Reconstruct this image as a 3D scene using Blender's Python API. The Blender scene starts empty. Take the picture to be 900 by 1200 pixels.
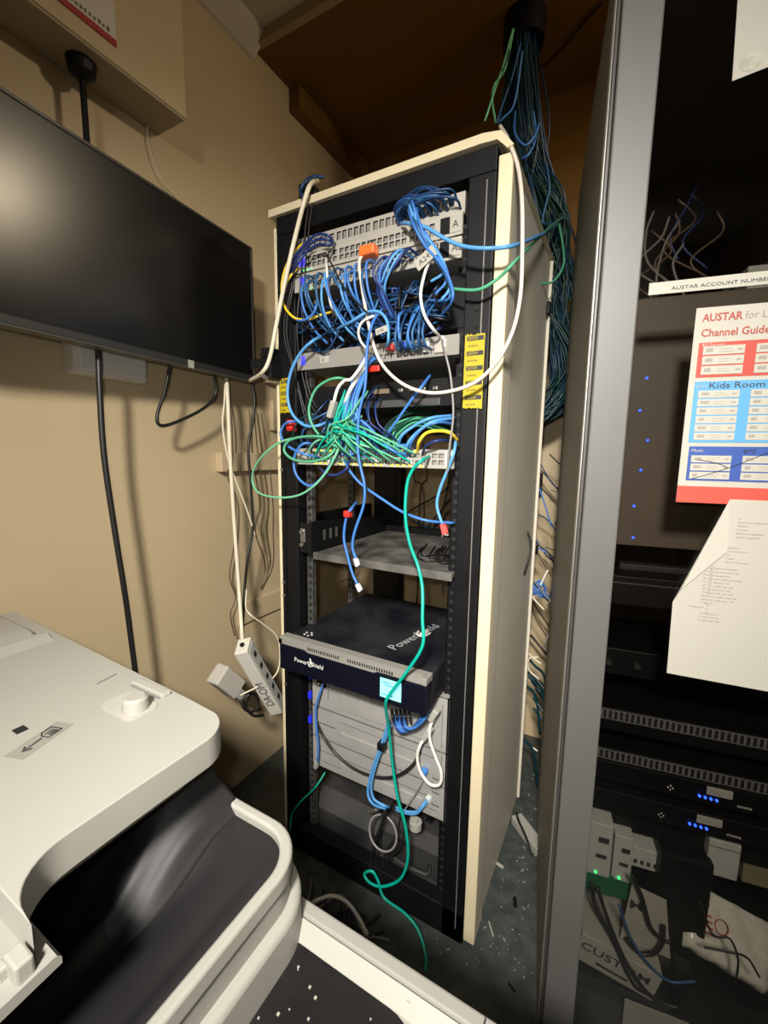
import bpy, bmesh, math, random
from mathutils import Vector, Matrix
random.seed(7)
S = bpy.context.scene
COL = S.collection

# ------------------------------------------------------------------ camera
W_PX, H_PX, F_PX = 900, 1200, 499.67
YAW, PITCH, ROLL = -.5048, -.1364, .0144
CAM = Vector((.8487, -.9228, 1.2501))
fwd = Vector((math.sin(YAW)*math.cos(PITCH), math.cos(YAW)*math.cos(PITCH), math.sin(PITCH)))
r0 = Vector((math.cos(YAW), -math.sin(YAW), 0)); u0 = r0.cross(fwd)
rt = r0*math.cos(ROLL)+u0*math.sin(ROLL); up = u0*math.cos(ROLL)-r0*math.sin(ROLL)
cd = bpy.data.cameras.new('camera'); cam = bpy.data.objects.new('camera', cd); COL.objects.link(cam)
cam.matrix_world = Matrix.Translation(CAM) @ Matrix((rt, up, -fwd)).transposed().to_4x4()
cd.sensor_fit = 'HORIZONTAL'; cd.sensor_width = 36; cd.lens = 36*F_PX/W_PX; cd.clip_start = .02
S.camera = cam
def at(px, py, y=None, x=None, z=None):
    d = fwd+rt*((px-450)/F_PX)+up*((600-py)/F_PX)
    if y is not None: t = (y-CAM.y)/d.y
    elif x is not None: t = (x-CAM.x)/d.x
    else: t = (z-CAM.z)/d.z
    return CAM+d*t

# ------------------------------------------------------------------ light
wd = bpy.data.worlds.new('world'); S.world = wd; wd.use_nodes = True
wd.node_tree.nodes['Background'].inputs[0].default_value = (.9, .8, .65, 1)
wd.node_tree.nodes['Background'].inputs[1].default_value = .02
def area(name, loc, tgt, sx, sy, power, colr, spread=180):
    l = bpy.data.lights.new(name, 'AREA'); l.shape = 'RECTANGLE'; l.size = sx; l.size_y = sy
    l.energy = power; l.color = colr; l.spread = math.radians(spread)
    o = bpy.data.objects.new(name, l); COL.objects.link(o); o.location = loc
    o.rotation_euler = (Vector(tgt)-Vector(loc)).to_track_quat('-Z', 'Y').to_euler()
area('ceiling_lamp', (1.40, .36, 2.44), (.6, -.2, .6), .14, .14, 7.5, (1, .82, .56))
area('room_lamp', (1.0, -1.62, 2.02), (.42, .20, .66), .18, .18, 17.5, (1, .96, .88), 89)
l = bpy.data.lights.new('camera_fill', 'SPOT'); l.energy = 11; l.color = (1, .97, .90); l.spot_size = math.radians(112); l.spot_blend = 1; l.shadow_soft_size = .012  # fill light added at the camera to brighten the wall behind the rack
o = bpy.data.objects.new('camera_fill', l); COL.objects.link(o); o.location = (.835, -.955, 1.29)
o.rotation_euler = (Vector((.30, .10, 1.10))-Vector(o.location)).to_track_quat('-Z', 'Y').to_euler()
S.view_settings.view_transform = 'Standard'; S.view_settings.look = 'None'
S.view_settings.gamma = 1; S.view_settings.use_curve_mapping = False
S.view_settings.exposure = .35

# ------------------------------------------------------------------ materials
MT = {}
def mat(name, c=(.3, .3, .3), rough=.5, metal=0, emit=0, var=.0, scale=20, c2=None, bump=0, spec=.5, coat=0):
    if name in MT: return MT[name]
    m = bpy.data.materials.new(name); m.use_nodes = True; nt = m.node_tree; b = nt.nodes['Principled BSDF']
    b.inputs['Base Color'].default_value = (*c, 1); b.inputs['Roughness'].default_value = rough
    b.inputs['Metallic'].default_value = metal; b.inputs['Specular IOR Level'].default_value = spec
    b.inputs['Coat Weight'].default_value = coat
    if emit:
        b.inputs['Emission Color'].default_value = (*c, 1); b.inputs['Emission Strength'].default_value = emit
    if var or c2 or bump:
        tc = nt.nodes.new('ShaderNodeTexCoord'); n = nt.nodes.new('ShaderNodeTexNoise')
        n.inputs['Scale'].default_value = scale; n.inputs['Detail'].default_value = 5
        nt.links.new(tc.outputs['Object'], n.inputs['Vector'])
        r = nt.nodes.new('ShaderNodeValToRGB')
        c2 = c2 or tuple(max(0, v*(1-var)) for v in c)
        r.color_ramp.elements[0].color = (*c2, 1); r.color_ramp.elements[1].color = (*c, 1)
        r.color_ramp.elements[0].position = .35; r.color_ramp.elements[1].position = .65
        nt.links.new(n.outputs['Fac'], r.inputs['Fac']); nt.links.new(r.outputs['Color'], b.inputs['Base Color'])
        if bump:
            bp = nt.nodes.new('ShaderNodeBump'); bp.inputs['Strength'].default_value = bump; bp.inputs['Distance'].default_value = .002
            nt.links.new(n.outputs['Fac'], bp.inputs['Height']); nt.links.new(bp.outputs['Normal'], b.inputs['Normal'])
    MT[name] = m
    return m
def wood_mat():
    m = mat('wood_board', (.22, .10, .012), .6); nt = m.node_tree; b = nt.nodes['Principled BSDF']
    tc = nt.nodes.new('ShaderNodeTexCoord'); mp = nt.nodes.new('ShaderNodeMapping'); mp.inputs['Scale'].default_value = (1.2, 5, 5)
    n = nt.nodes.new('ShaderNodeTexNoise'); n.inputs['Scale'].default_value = 3; n.inputs['Detail'].default_value = 6; n.inputs['Distortion'].default_value = .6
    r = nt.nodes.new('ShaderNodeValToRGB'); r.color_ramp.elements[0].color = (.105, .045, .001, 1); r.color_ramp.elements[1].color = (.165, .075, .003, 1)
    nt.links.new(tc.outputs['Object'], mp.inputs[0]); nt.links.new(mp.outputs[0], n.inputs['Vector']); nt.links.new(n.outputs['Fac'], r.inputs['Fac']); nt.links.new(r.outputs[0], b.inputs['Base Color'])
    return m
WOOD = wood_mat()
def glass_mat():
    m = bpy.data.materials.new('tinted_glass'); m.use_nodes = True; nt = m.node_tree; nt.nodes.clear()
    o = nt.nodes.new('ShaderNodeOutputMaterial'); t = nt.nodes.new('ShaderNodeBsdfTransparent'); t.inputs[0].default_value = (.74, .73, .71, 1)
    g = nt.nodes.new('ShaderNodeBsdfGlossy'); g.inputs['Roughness'].default_value = .03; g.inputs[0].default_value = (.8, .8, .8, 1)
    lw = nt.nodes.new('ShaderNodeLayerWeight'); lw.inputs[0].default_value = .5; pw = nt.nodes.new('ShaderNodeMath'); pw.operation = 'POWER'; pw.inputs[1].default_value = 4
    f = nt.nodes.new('ShaderNodeMath'); f.operation = 'MULTIPLY_ADD'; f.inputs[1].default_value = .8; f.inputs[2].default_value = .05
    nt.links.new(lw.outputs['Facing'], pw.inputs[0]); nt.links.new(pw.outputs[0], f.inputs[0]); mx = nt.nodes.new('ShaderNodeMixShader')
    nt.links.new(f.outputs[0], mx.inputs[0]); nt.links.new(t.outputs[0], mx.inputs[1]); nt.links.new(g.outputs[0], mx.inputs[2]); nt.links.new(mx.outputs[0], o.inputs[0])
    return m
GLASS = glass_mat()
WALL = mat('beige_wall_paint', (.55, .43, .26), .5, var=.05, scale=3)
CEIL = mat('off_white_ceiling', (.55, .5, .4), .7, var=.04, scale=4)
BLACK = mat('black_rack_steel', (.0045, .0045, .0052), .5, var=.4, scale=12, spec=.3)
DBLACK = mat('matt_black', (.008, .008, .009), .7)
DUSTY = mat('dusty_black', (.036, .034, .032), .65, c2=(.012, .012, .013), scale=9)
DUSTY2 = mat('dusty_navy_black', (.022, .023, .027), .5, c2=(.004, .0045, .009), scale=9, spec=.35)
SHELF = mat('dusty_grey_shelf', (.14, .13, .115), .8, c2=(.03, .028, .026), scale=11)
CREAM = mat('cream_panel_edge', (.70, .60, .40), .5, var=.05, scale=8)
SIDE = mat('shaded_cream_side_panel', (.62, .57, .47), .45, var=.06, scale=3)  # the rack's cream, greyed so the colour carries the panel's shade
SILVER = mat('silver_plate', (.52, .49, .43), .4, metal=.3, var=.08, scale=30)
GREYP = mat('grey_plate', (.32, .30, .27), .4, metal=.3, var=.08, scale=20)
GREYS = mat('grey_server_steel', (.47, .455, .43), .42, metal=.35, var=.12, scale=15)
ZINC = mat('zinc', (.35, .34, .31), .35, metal=.8, var=.3, scale=60)
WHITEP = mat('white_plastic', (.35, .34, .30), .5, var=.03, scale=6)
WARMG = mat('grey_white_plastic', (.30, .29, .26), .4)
TRAYB = mat('black_tray_plastic', (.016, .015, .016), .58, var=.3, scale=10)
YEL = mat('yellow_tape', (.46, .35, .005), .5, var=.08, scale=40)
RED = mat('red_plastic', (.65, .03, .02), .4)
ORANGE = mat('orange_plastic', (.9, .16, .03), .4)
PAPER = mat('paper', (.38, .36, .31), .7, var=.03, scale=5)
INK = mat('ink', (.03, .03, .035), .7)
LEDB = mat('blue_led', (.02, .08, 1.0), .4, emit=5)
LEDB2 = mat('blue_digit', (.05, .05, .9), .4, emit=.9)
LEDG = mat('green_led', (.05, .9, .2), .4, emit=2)
LEDY = mat('amber_led', (.9, .72, .06), .4, emit=.9)
SCR = mat('cyan_screen', (.22, .72, .85), .3, emit=.8)
CLEAR = mat('clear_plug', (.6, .62, .62), .15, spec=.8)
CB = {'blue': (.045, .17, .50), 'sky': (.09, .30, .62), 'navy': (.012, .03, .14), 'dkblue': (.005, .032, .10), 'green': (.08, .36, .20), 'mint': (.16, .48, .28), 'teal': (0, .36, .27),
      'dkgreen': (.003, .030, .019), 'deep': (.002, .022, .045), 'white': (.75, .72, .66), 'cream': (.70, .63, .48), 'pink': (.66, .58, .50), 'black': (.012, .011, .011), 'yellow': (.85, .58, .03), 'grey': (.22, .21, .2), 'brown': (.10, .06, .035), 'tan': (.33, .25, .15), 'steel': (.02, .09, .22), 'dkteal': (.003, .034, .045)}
def cm(c): return mat(c+'_cable_jacket', CB[c], .42)

# ------------------------------------------------------------------ builders
def link(name, me, m=None, parent=None, world=True):
    o = bpy.data.objects.new(name, me); COL.objects.link(o)
    if m:
        for k in (m if isinstance(m, (list, tuple)) else [m]): me.materials.append(k)
    if parent:
        o.parent = parent
        if world:
            me.transform(wm(parent).inverted())
    return o
def wm(o):
    m = Matrix.LocRotScale(o.location, o.rotation_euler, o.scale)
    return (wm(o.parent) @ m) if o.parent else m
def obj(name, bm, m, parent=None, world=True, smooth=False):
    me = bpy.data.meshes.new(name); bmesh.ops.recalc_face_normals(bm, faces=bm.faces)
    if smooth:
        for f in bm.faces: f.smooth = True
    bm.to_mesh(me); bm.free()
    if smooth:
        me.set_sharp_from_angle(angle=math.radians(40))
    return link(name, me, m, parent, world)
def tag(o, label, cat, group=None):
    o['label'] = label; o['category'] = cat
    if group: o['group'] = group
    return o
def thing(name, label, cat, loc=(0, 0, 0), rz=0, group=None, rot=None):
    o = bpy.data.objects.new(name, None); COL.objects.link(o); o.location = loc; o.rotation_euler = rot or (0, 0, rz); o.empty_display_size = .05
    return tag(o, label, cat, group)
def struct(name, bm, m):
    o = obj(name, bm, m); o['kind'] = 'structure'; return o
def box(bm, x0, x1, y0, y1, z0, z1, bev=0, mi=0, seg=2):
    r = bmesh.ops.create_cube(bm, size=1); vs = r['verts']
    for v in vs:
        v.co = Vector(((x0+x1)/2+v.co.x*(x1-x0), (y0+y1)/2+v.co.y*(y1-y0), (z0+z1)/2+v.co.z*(z1-z0)))
    fs = list({f for v in vs for f in v.link_faces})
    for f in fs: f.material_index = mi
    if bev:
        es = list({e for v in vs for e in v.link_edges})
        rr = bmesh.ops.bevel(bm, geom=es, offset=bev, segments=seg, affect='EDGES', profile=.5)
        for f in rr['faces']: f.material_index = mi
    return bm
def B(*a, **k): return box(bmesh.new(), *a, **k)
def prism(bm, pts, axis, lo, hi, mi=0):
    def P(a, b, c): return {'x': (c, a, b), 'y': (a, c, b), 'z': (a, b, c)}[axis]
    v0 = [bm.verts.new(P(a, b, lo)) for a, b in pts]; v1 = [bm.verts.new(P(a, b, hi)) for a, b in pts]
    n = len(pts); fs = [bm.faces.new(v0), bm.faces.new(v1[::-1])]
    for i in range(n): fs.append(bm.faces.new((v0[i], v0[(i+1) % n], v1[(i+1) % n], v1[i])))
    for f in fs: f.material_index = mi
    return bm
def cyl(bm, p0, p1, r, r2=None, n=16):
    p0, p1 = Vector(p0), Vector(p1); d = p1-p0
    g = bmesh.ops.create_cone(bm, cap_ends=True, segments=n, radius1=r, radius2=r if r2 is None else r2, depth=d.length)
    bmesh.ops.transform(bm, matrix=Matrix.Translation((p0+p1)/2) @ d.to_track_quat('Z', 'Y').to_matrix().to_4x4(), verts=g['verts'])
    return bm
def rrect(x0, x1, y0, y1, r, n=6, corners=(1, 1, 1, 1)):
    out = []
    for i, (cx, cy, a) in enumerate(((x1-r, y1-r, 0), (x0+r, y1-r, 90), (x0+r, y0+r, 180), (x1-r, y0+r, 270))):
        if corners[i]:
            out += [(cx+r*math.cos(math.radians(a+90*k/n)), cy+r*math.sin(math.radians(a+90*k/n))) for k in range(n+1)]
        else:
            out.append(((x1, y1), (x0, y1), (x0, y0), (x1, y0))[i])
    return out
def plate(bm, x0, x1, z0, z1, y, holes, depth=.008, mi=0, hi=1):
    # a panel facing -y with real rectangular openings
    xs = sorted({round(v, 5) for v in [x0, x1]+[h[0] for h in holes]+[h[1] for h in holes]})
    zs = sorted({round(v, 5) for v in [z0, z1]+[h[2] for h in holes]+[h[3] for h in holes]})
    V = {}
    def v(a, b, c):
        k = (a, b, c)
        if k not in V: V[k] = bm.verts.new((a, c, b))
        return V[k]
    def inh(a, b):
        return any(h[0] < a < h[1] and h[2] < b < h[3] for h in holes)
    for i in range(len(xs)-1):
        for j in range(len(zs)-1):
            a, b, c, d = xs[i], xs[i+1], zs[j], zs[j+1]
            if not inh((a+b)/2, (c+d)/2):
                f = bm.faces.new((v(a, c, y), v(b, c, y), v(b, d, y), v(a, d, y))); f.material_index = mi
    for h in holes:
        q = [bm.verts.new((h[0], y, h[2])), bm.verts.new((h[1], y, h[2])), bm.verts.new((h[1], y, h[3])), bm.verts.new((h[0], y, h[3]))]
        w = [bm.verts.new(Vector(k.co)+Vector((0, depth, 0))) for k in q]
        for k in range(4):
            f = bm.faces.new((q[k], w[k], w[(k+1) % 4], q[(k+1) % 4])); f.material_index = hi
        f = bm.faces.new(w); f.material_index = hi
    return bm
def spline(pts, n=7):
    P = [Vector(p) for p in pts]; out = []
    P = [P[0]*2-P[1]]+P+[P[-1]*2-P[-2]]
    for i in range(1, len(P)-2):
        a, b, c, d = P[i-1:i+3]
        for k in range(n):
            t = k/n
            out.append(.5*((2*b)+(c-a)*t+(2*a-5*b+4*c-d)*t*t+(3*b-a-3*c+d)*t**3))
    out.append(P[-2]); return out
def tube(bm, pts, r, n=7, smooth=7, taper=None):
    pts = spline(pts, smooth) if smooth > 1 else [Vector(p) for p in pts]
    q = [pts[0]]
    for p in pts[1:]:
        if (p-q[-1]).length > 1e-5: q.append(p)
    pts = q
    T = [(pts[min(i+1, len(pts)-1)]-pts[max(i-1, 0)]).normalized() for i in range(len(pts))]
    N = T[0].orthogonal().normalized(); prev = None
    for i, p in enumerate(pts):
        N = (N-T[i]*N.dot(T[i]))
        N = N.normalized() if N.length > 1e-6 else T[i].orthogonal().normalized()
        Bn = T[i].cross(N)
        ring = [bm.verts.new(p+(N*math.cos(2*math.pi*k/n)+Bn*math.sin(2*math.pi*k/n))*r) for k in range(n)]
        if prev:
            for k in range(n): bm.faces.new((prev[k], prev[(k+1) % n], ring[(k+1) % n], ring[k])).smooth = True
        else: bm.faces.new(ring[::-1])
        prev = ring
    bm.faces.new(prev)
    return bm
def text(s, parent, loc, size, m, rot=(math.pi/2, 0, 0), name='lettering', ex=.0002, align='LEFT', sx=1, bold=0):
    c = bpy.data.curves.new(name, 'FONT'); c.body = s; c.size = size; c.extrude = ex; c.align_x = align; c.resolution_u = 2; c.offset = bold*size
    t = bpy.data.objects.new(name, c); COL.objects.link(t)
    dg = bpy.context.evaluated_depsgraph_get(); me = bpy.data.meshes.new_from_object(t.evaluated_get(dg))
    bpy.data.objects.remove(t); me.materials.clear()
    from mathutils import Euler
    me.transform(Matrix.LocRotScale(Vector(loc), Euler(rot), Vector((sx, 1, 1))))
    return link(name, me, m, parent, world=False)

# ================================================================== THE SETTING
XW, YB, ZC = -.33, .95, 2.6
struct('floor', B(XW-.1, 2.3, -2.9, YB+.1, -.06, 0), mat('grey_green_floor', (.065, .075, .066), .55, c2=(.035, .043, .040), scale=26, bump=.3))
struct('wall_left', B(XW-.1, XW, -2.9, YB+.1, 0, ZC), WALL)
struct('wall_back', B(XW, 2.3, YB, YB+.1, 0, ZC), WALL)
struct('wall_right', B(2.2, 2.3, -2.9, YB, 0, ZC), WALL)
struct('wall_front', B(XW, 2.2, -2.9, -2.8, 0, ZC), WALL)
struct('ceiling', B(XW-.1, 2.3, -2.9, YB+.1, ZC, ZC+.08), CEIL)
# cove cornice on the left wall up to the wooden boards
pr = [(XW, ZC), (XW, 2.535), (XW+.012, 2.54), (XW+.045, 2.572), (XW+.062, 2.588), (XW+.062, ZC)]
struct('trim_1', prism(bmesh.new(), pr, 'y', -2.8, .262), CEIL)
struct('trim_2', B(XW, 2.2, .25, .275, 2.565, ZC, .003), mat('tan_edge', (.32, .23, .12), .6))
# wooden boxing under the ceiling behind the rack
struct('trim_3', B(XW, 2.2, .275, YB, 2.573, 2.598, .002), WOOD)
struct('trim_4', B(XW, XW+.05, .44, YB, 2.495, 2.573, .002), WOOD)
struct('trim_9', B(XW+.05, 2.2, YB-.03, YB, 1.62, 2.573, .002), WOOD)
# shallow trunking and covers on the left wall beside the rack
struct('trim_5', B(XW, XW+.03, .05, .62, 1.182, 1.246, .003), WALL)
struct('trim_6', B(XW, XW+.022, .30, .37, 1.33, 1.44, .004), WALL)
struct('trim_7', B(XW, XW+.012, .12, YB-.01, .62, .70, .003), WALL)
struct('trim_8', B(XW, XW+.03, .27, .62, 1.5, 1.60, .003), WALL)

# beige boxed unit high on the left wall, with a printed sign
t = thing('wall_cabinet', 'beige boxed-in cabinet high on the left wall above the screen', 'cabinet', (XW, -.5, 2.105))
obj('body', B(XW, -.212, -1.4, -.094, 2.105, 2.598, .003), WALL, t)
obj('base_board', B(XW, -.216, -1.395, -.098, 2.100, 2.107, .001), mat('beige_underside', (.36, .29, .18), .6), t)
# sign on its front
sg = thing('sign', 'white notice with a red bottom band stuck on the high beige cabinet', 'sign', (-.2105, -.333, 2.139), math.pi/2)
obj('sheet', B(-.30, .062, -.001, .001, .013, .088, 0), mat('dim_paper', (.62, .58, .52), .6), sg, False)
obj('red_band', B(-.30, .062, -.0016, .0012, .0, .013, 0), mat('dark_red', (.35, .02, .015), .5), sg, False)
bm = bmesh.new()
for k in range(9): box(bm, -.030+k*.009, -.030+k*.009+random.uniform(.004, .007), -.0016, -.0008, .019, .019+random.uniform(.005, .009))
obj('small_print', bm, mat('sign_grey', (.12, .11, .08), .7), sg, False)
bm = bmesh.new()
for k in range(5):
    tube(bm, [(-.08+k*.014, -.002, .040+.01*(k % 2)), (-.065+k*.014, -.002, .066), (-.06+k*.011, -.002, .045)], .0022, 5, 3)
obj('red_marking', bm, mat('sign_red', (.5, .03, .02), .5), sg, False)
# black ceiling rose and pole going down behind the screen
t = thing('mounting_pole', 'black pole with round cap hanging under the high cabinet behind the screen', 'pole', (-.27, -.285, 2.1))
c = at(96, 86, x=-.27)
obj('round_cap', cyl(cyl(bmesh.new(), (c.x, c.y, 2.100), (c.x, c.y, 2.078), .030, .026, 20), (c.x, c.y, 2.078), (c.x, c.y, 2.066), .026, .012, 20), BLACK, t)
obj('pole', cyl(bmesh.new(), (c.x, c.y, 2.07), (c.x, c.y, 1.72), .0065, n=12), BLACK, t)

# ================================================================== THE RACK
RH = 1.865
rk = thing('server_rack', 'tall black server rack with cream top and side, crammed with network gear', 'server rack', (.3, .27, 0))
# front posts with channel lips
for s, nm in ((0, 'left_post'), (1, 'right_post')):
    bm = bmesh.new()
    if s == 0:
        box(bm, .0, .062, .0, .045, .02, 1.815, .003); box(bm, .014, .018, -.003, .001, .04, 1.80)
    else:
        box(bm, .527, .585, .0, .045, .0, 1.815, .003)
    obj(nm, bm, BLACK, rk)
obj('edge_strip', B(.5655, .5675, -.0025, .001, .04, 1.80), mat('worn_edge', (.30, .29, .27), .4, metal=.5), rk)
# bolts on the right post
for x, z in ((.556, .86), (.556, .825), (.556, 1.52), (.556, 1.555), (.556, .25), (.006, .83), (.006, .87), (.006, 1.2), (.006, .55)):
    obj('bolt', cyl(bmesh.new(), (x, .002, z), (x, -.003, z), .0045, n=10), ZINC if x < .1 else BLACK, rk)
obj('front_header', B(.0, .585, .0, .045, 1.815, 1.862, .003), BLACK, rk)
# rear posts, side and rear rails
obj('rear_post', B(.022, .135, .49, .54, .0, 1.86, .003), BLACK, rk)
obj('rear_post', B(.53, .585, .48, .54, .0, 1.86, .003), BLACK, rk)
obj('rear_panel', B(.14, .53, .535, .538, 1.32, 1.86, .001), BLACK, rk)
obj('side_rail', B(.0, .02, .045, .48, 1.0, 1.06, .003), BLACK, rk)
obj('side_rail', B(.0, .02, .045, .48, .58, .64, .003), BLACK, rk)
# cream left edge panel, seen edge-on
obj('left_side_panel', B(-.014, -.002, .004, .035, .03, 1.84, .003), CREAM, rk)
# top panel with a bent-down right edge
pf = [(-.018, 1.862), (-.018, 1.880), (.555, 1.884), (.592, 1.878), (.618, 1.846), (.606, 1.843), (.585, 1.864), (.55, 1.866)]
obj('top_panel', prism(bmesh.new(), pf, 'y', -.008, .55), CREAM, rk)
# right side panel: cream folded edge, face in cream greyed for shade
obj('side_panel_edge', B(.588, .617, -.002, .022, .02, 1.838, .003), CREAM, rk)
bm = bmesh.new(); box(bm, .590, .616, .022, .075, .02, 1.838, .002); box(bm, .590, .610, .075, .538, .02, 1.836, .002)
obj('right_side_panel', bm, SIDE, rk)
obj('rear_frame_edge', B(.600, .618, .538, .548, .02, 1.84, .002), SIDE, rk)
# mounting rails with square holes
def rail(x0, x1, y, z0, z1, name='mounting_rail', m=None):
    bm = bmesh.new(); n = int((z1-z0)/.0222)
    hs = [((x0+x1)/2-.0048, (x0+x1)/2+.0048, z0+.01+k*.0222, z0+.0195+k*.0222) for k in range(n)]
    plate(bm, x0, x1, z0, z1, y, hs, .0015, 0, 1)
    box(bm, x0-.0, x0+.0015, y, y+.03, z0, z1); box(bm, x1-.0015, x1, y, y+.012, z0, z1)
    return obj(name, bm, [m or mat('rail_steel', (.10, .095, .088), .45, metal=.3, var=.5, scale=40), DBLACK], rk)
rail(.068, .092, .03, .06, 1.80); rail(.502, .524, .03, .06, 1.80, m=BLACK)
rail(.03, .052, .30, .06, 1.80); rail(.55, .57, .40, .06, 1.80, m=BLACK)
# black hinge block and arm at the left edge
bm = bmesh.new()
p = at(321, 425, y=-.02)
box(bm, p.x-.022, p.x+.012, -.045, .0, p.z-.045, p.z+.035, .003); box(bm, p.x-.02, p.x+.016, -.05, -.04, p.z+.01, p.z+.022, .002)
box(bm, p.x-.026, p.x+.010, -.052, -.04, p.z-.03, p.z-.018, .002)
obj('hinge_block', bm, BLACK, rk)
bm = bmesh.new(); cyl(bm, (p.x-.015, -.053, p.z-.036), (p.x-.015, -.044, p.z-.036), .006, n=10); cyl(bm, (p.x-.002, -.056, p.z-.044), (p.x-.002, -.044, p.z-.044), .005, n=10)
obj('hinge_screw', bm, ZINC, rk)
obj('latch_arm', B(p.x-.075, p.x-.018, -.035, -.02, p.z-.012, p.z+.012, .003), BLACK, rk)
# base frame and floor plates
obj('base_frame', B(.0, .585, .0, .04, .0, .085, .003), BLACK, rk)
bm = bmesh.new(); plate(bm, .062, .527, .085, .10, .05, [], 0)
obj('bottom_panel', B(.0, .585, .04, .54, .02, .045, .003), DUSTY, rk)
obj('crossbar', B(.0, .585, .44, .47, .94, .99, .003), BLACK, rk)
# dark plate of the equipment standing at the bottom of the rack
bu = thing('battery_unit', 'low dusty black battery unit at the very bottom of the rack', 'battery unit', (.28, .25, .045))
bm = bmesh.new()
prism(bm, [(.055, .05), (.055, .125), (.10, .165), (.42, .165), (.42, .05)], 'x', .065, .30)
prism(bm, [(.08, .05), (.08, .13), (.12, .15), (.42, .15), (.42, .05)], 'x', .305, .51)
obj('casing', bm, DUSTY, bu)
for k in range(6): obj('rib', B(.10+k*.034, .118+k*.034, .2, .34, .165, .170, .001), BLACK, bu)
for k in range(4): obj('rib', B(.33+k*.042, .352+k*.042, .15, .36, .15, .156, .002), BLACK, bu)
obj('handle', tube(bmesh.new(), [(.36, .078, .09), (.36, .05, .09), (.46, .05, .09), (.46, .078, .09)], .006, 8, 3), DUSTY, bu)

# ------------------------------------------------------------------ 19 inch gear
X0, X1 = .074, .522
def unit(name, label, cat, z0, h=.0425, y=.0, depth=.3, m=SILVER, holes=(), ear=True, group=None, body=GREYP):
    t = thing(name, label, cat, ((X0+X1)/2, y, z0), 0, group)
    obj('casing', B(X0+.012, X1-.012, y+.002, y+depth, z0+.0005, z0+h-.0005, .001), body, t)
    bm = bmesh.new(); plate(bm, X0, X1, z0, z0+h, y-.003, list(holes), .012)
    box(bm, X0, X0+.014, y-.0029, y+.004, z0, z0+h); box(bm, X1-.014, X1, y-.0029, y+.004, z0, z0+h)
    box(bm, X0, X1, y-.0029, y+.003, z0+h-.0015, z0+h); box(bm, X0, X1, y-.0029, y+.003, z0, z0+.0015)
    obj('front_panel', bm, [m, DBLACK], t)
    return t
def leds(t, pts, m, r=.002, y=-.004, name='indicator_light', w=None):
    bm = bmesh.new()
    for x, z in pts: box(bm, x-(w or r), x+(w or r), y-.001, y+.002, z-r, z+r)
    return obj(name, bm, m, t)
zA, zB, zC_, zD, zK, zE = 1.748, 1.703, 1.657, 1.465, 1.362, 1.218
hs = []
for g in range(4):
    for k in range(6):
        x = .095+g*.103+k*.0165; hs.append((x, x+.0125, zA+.015, zA+.034))
t = unit('patch_bay', 'silver patch panel with one row of square openings, topmost in the rack', 'patch panel', zA, y=.0, holes=hs)
obj('dust_ridge', B(X0, X1, -.006, -.003, zA+.001, zA+.007, .001), SILVER, t)
def hexrow(z, x0=.117, n=24, dx=.0158, xs=1):
    out = []
    for r in range(2):
        for k in range(n):
            x = x0+k*dx+(.004 if k//6 % 2 else 0)
            out.append((x, x+.0118, z+.008+r*.0145, z+.0195+r*.0145))
    return out
for z, nm, lt, lab in ((zB, 'A', 'A', 'silver network switch marked A on its right end, second unit from the top'), (zC_, 'A2', 'A2', 'silver network switch marked A2 directly under the one marked A')):
    t = unit('network_switch', lab, 'network switch', z, y=-.012, holes=hexrow(z, n=22, dx=.0156), depth=.32)
    leds(t, [(.100, z+.024)], LEDB2, .010, -.016, 'number_display', w=.008)
    leds(t, [(.104+k*.013, z+.004) for k in range(3)], LEDG, .0014, -.0155)
    obj('label_sticker', B(.497, .520, -.0165, -.0145, z+.006, z+.038), PAPER, t)
    text(lt, t, (.501-(X0+X1)/2, -.005, .015), .02, INK)
    obj('uplink_module', B(.474, .495, -.018, -.012, z+.006, z+.038, .001), BLACK, t)
# dark cable manager below, hidden behind the tangle
t = unit('cable_manager', 'black cable management panel buried behind the dense blue patch cables', 'cable manager', 1.53, .11, .03, .1, BLACK, body=BLACK)
for k in range(5): obj('cable_ring', tube(bmesh.new(), [(.12+k*.09, .03, 1.56), (.12+k*.09, -.03, 1.56), (.12+k*.09, -.03, 1.61), (.12+k*.09, .03, 1.61)], .003, 6, 3), BLACK, t)
# unit D
hs = [(.305+k*.0168, .305+k*.0168+.012, zD+.006, zD+.017) for k in range(10)]+[(.30+k*.0168, .30+k*.0168+.012, zD+.023, zD+.034) for k in range(10)]
t = unit('network_switch', 'grey network switch with a small white sticker and red plugs, mid-upper rack', 'network switch', zD, y=-.005, m=GREYP, holes=hs, depth=.3)
leds(t, [(.094, zD+.024)], LEDB2, .011, -.009, 'number_display', w=.006)
obj('white_sticker', B(.150, .178, -.0092, -.0078, zD+.012, zD+.030), PAPER, t)
text('E', t, (.157-(X0+X1)/2, -.0047, .016), .012, INK)
obj('uplink_module', B(.466, .492, -.013, -.006, zD+.006, zD+.036, .002), SILVER, t)
obj('port_latch', B(.44, .455, -.018, -.006, zD+.010, zD+.032, .002), CLEAR, t)
# red tab under D
p = at(437, 433, y=-.02)
tag(obj('cable_tag', B(p.x-.028, p.x+.022, -.03, -.022, p.z-.007, p.z+.007, .002), RED), 'flat red tag hanging right under the grey switch', 'tag')
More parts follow.
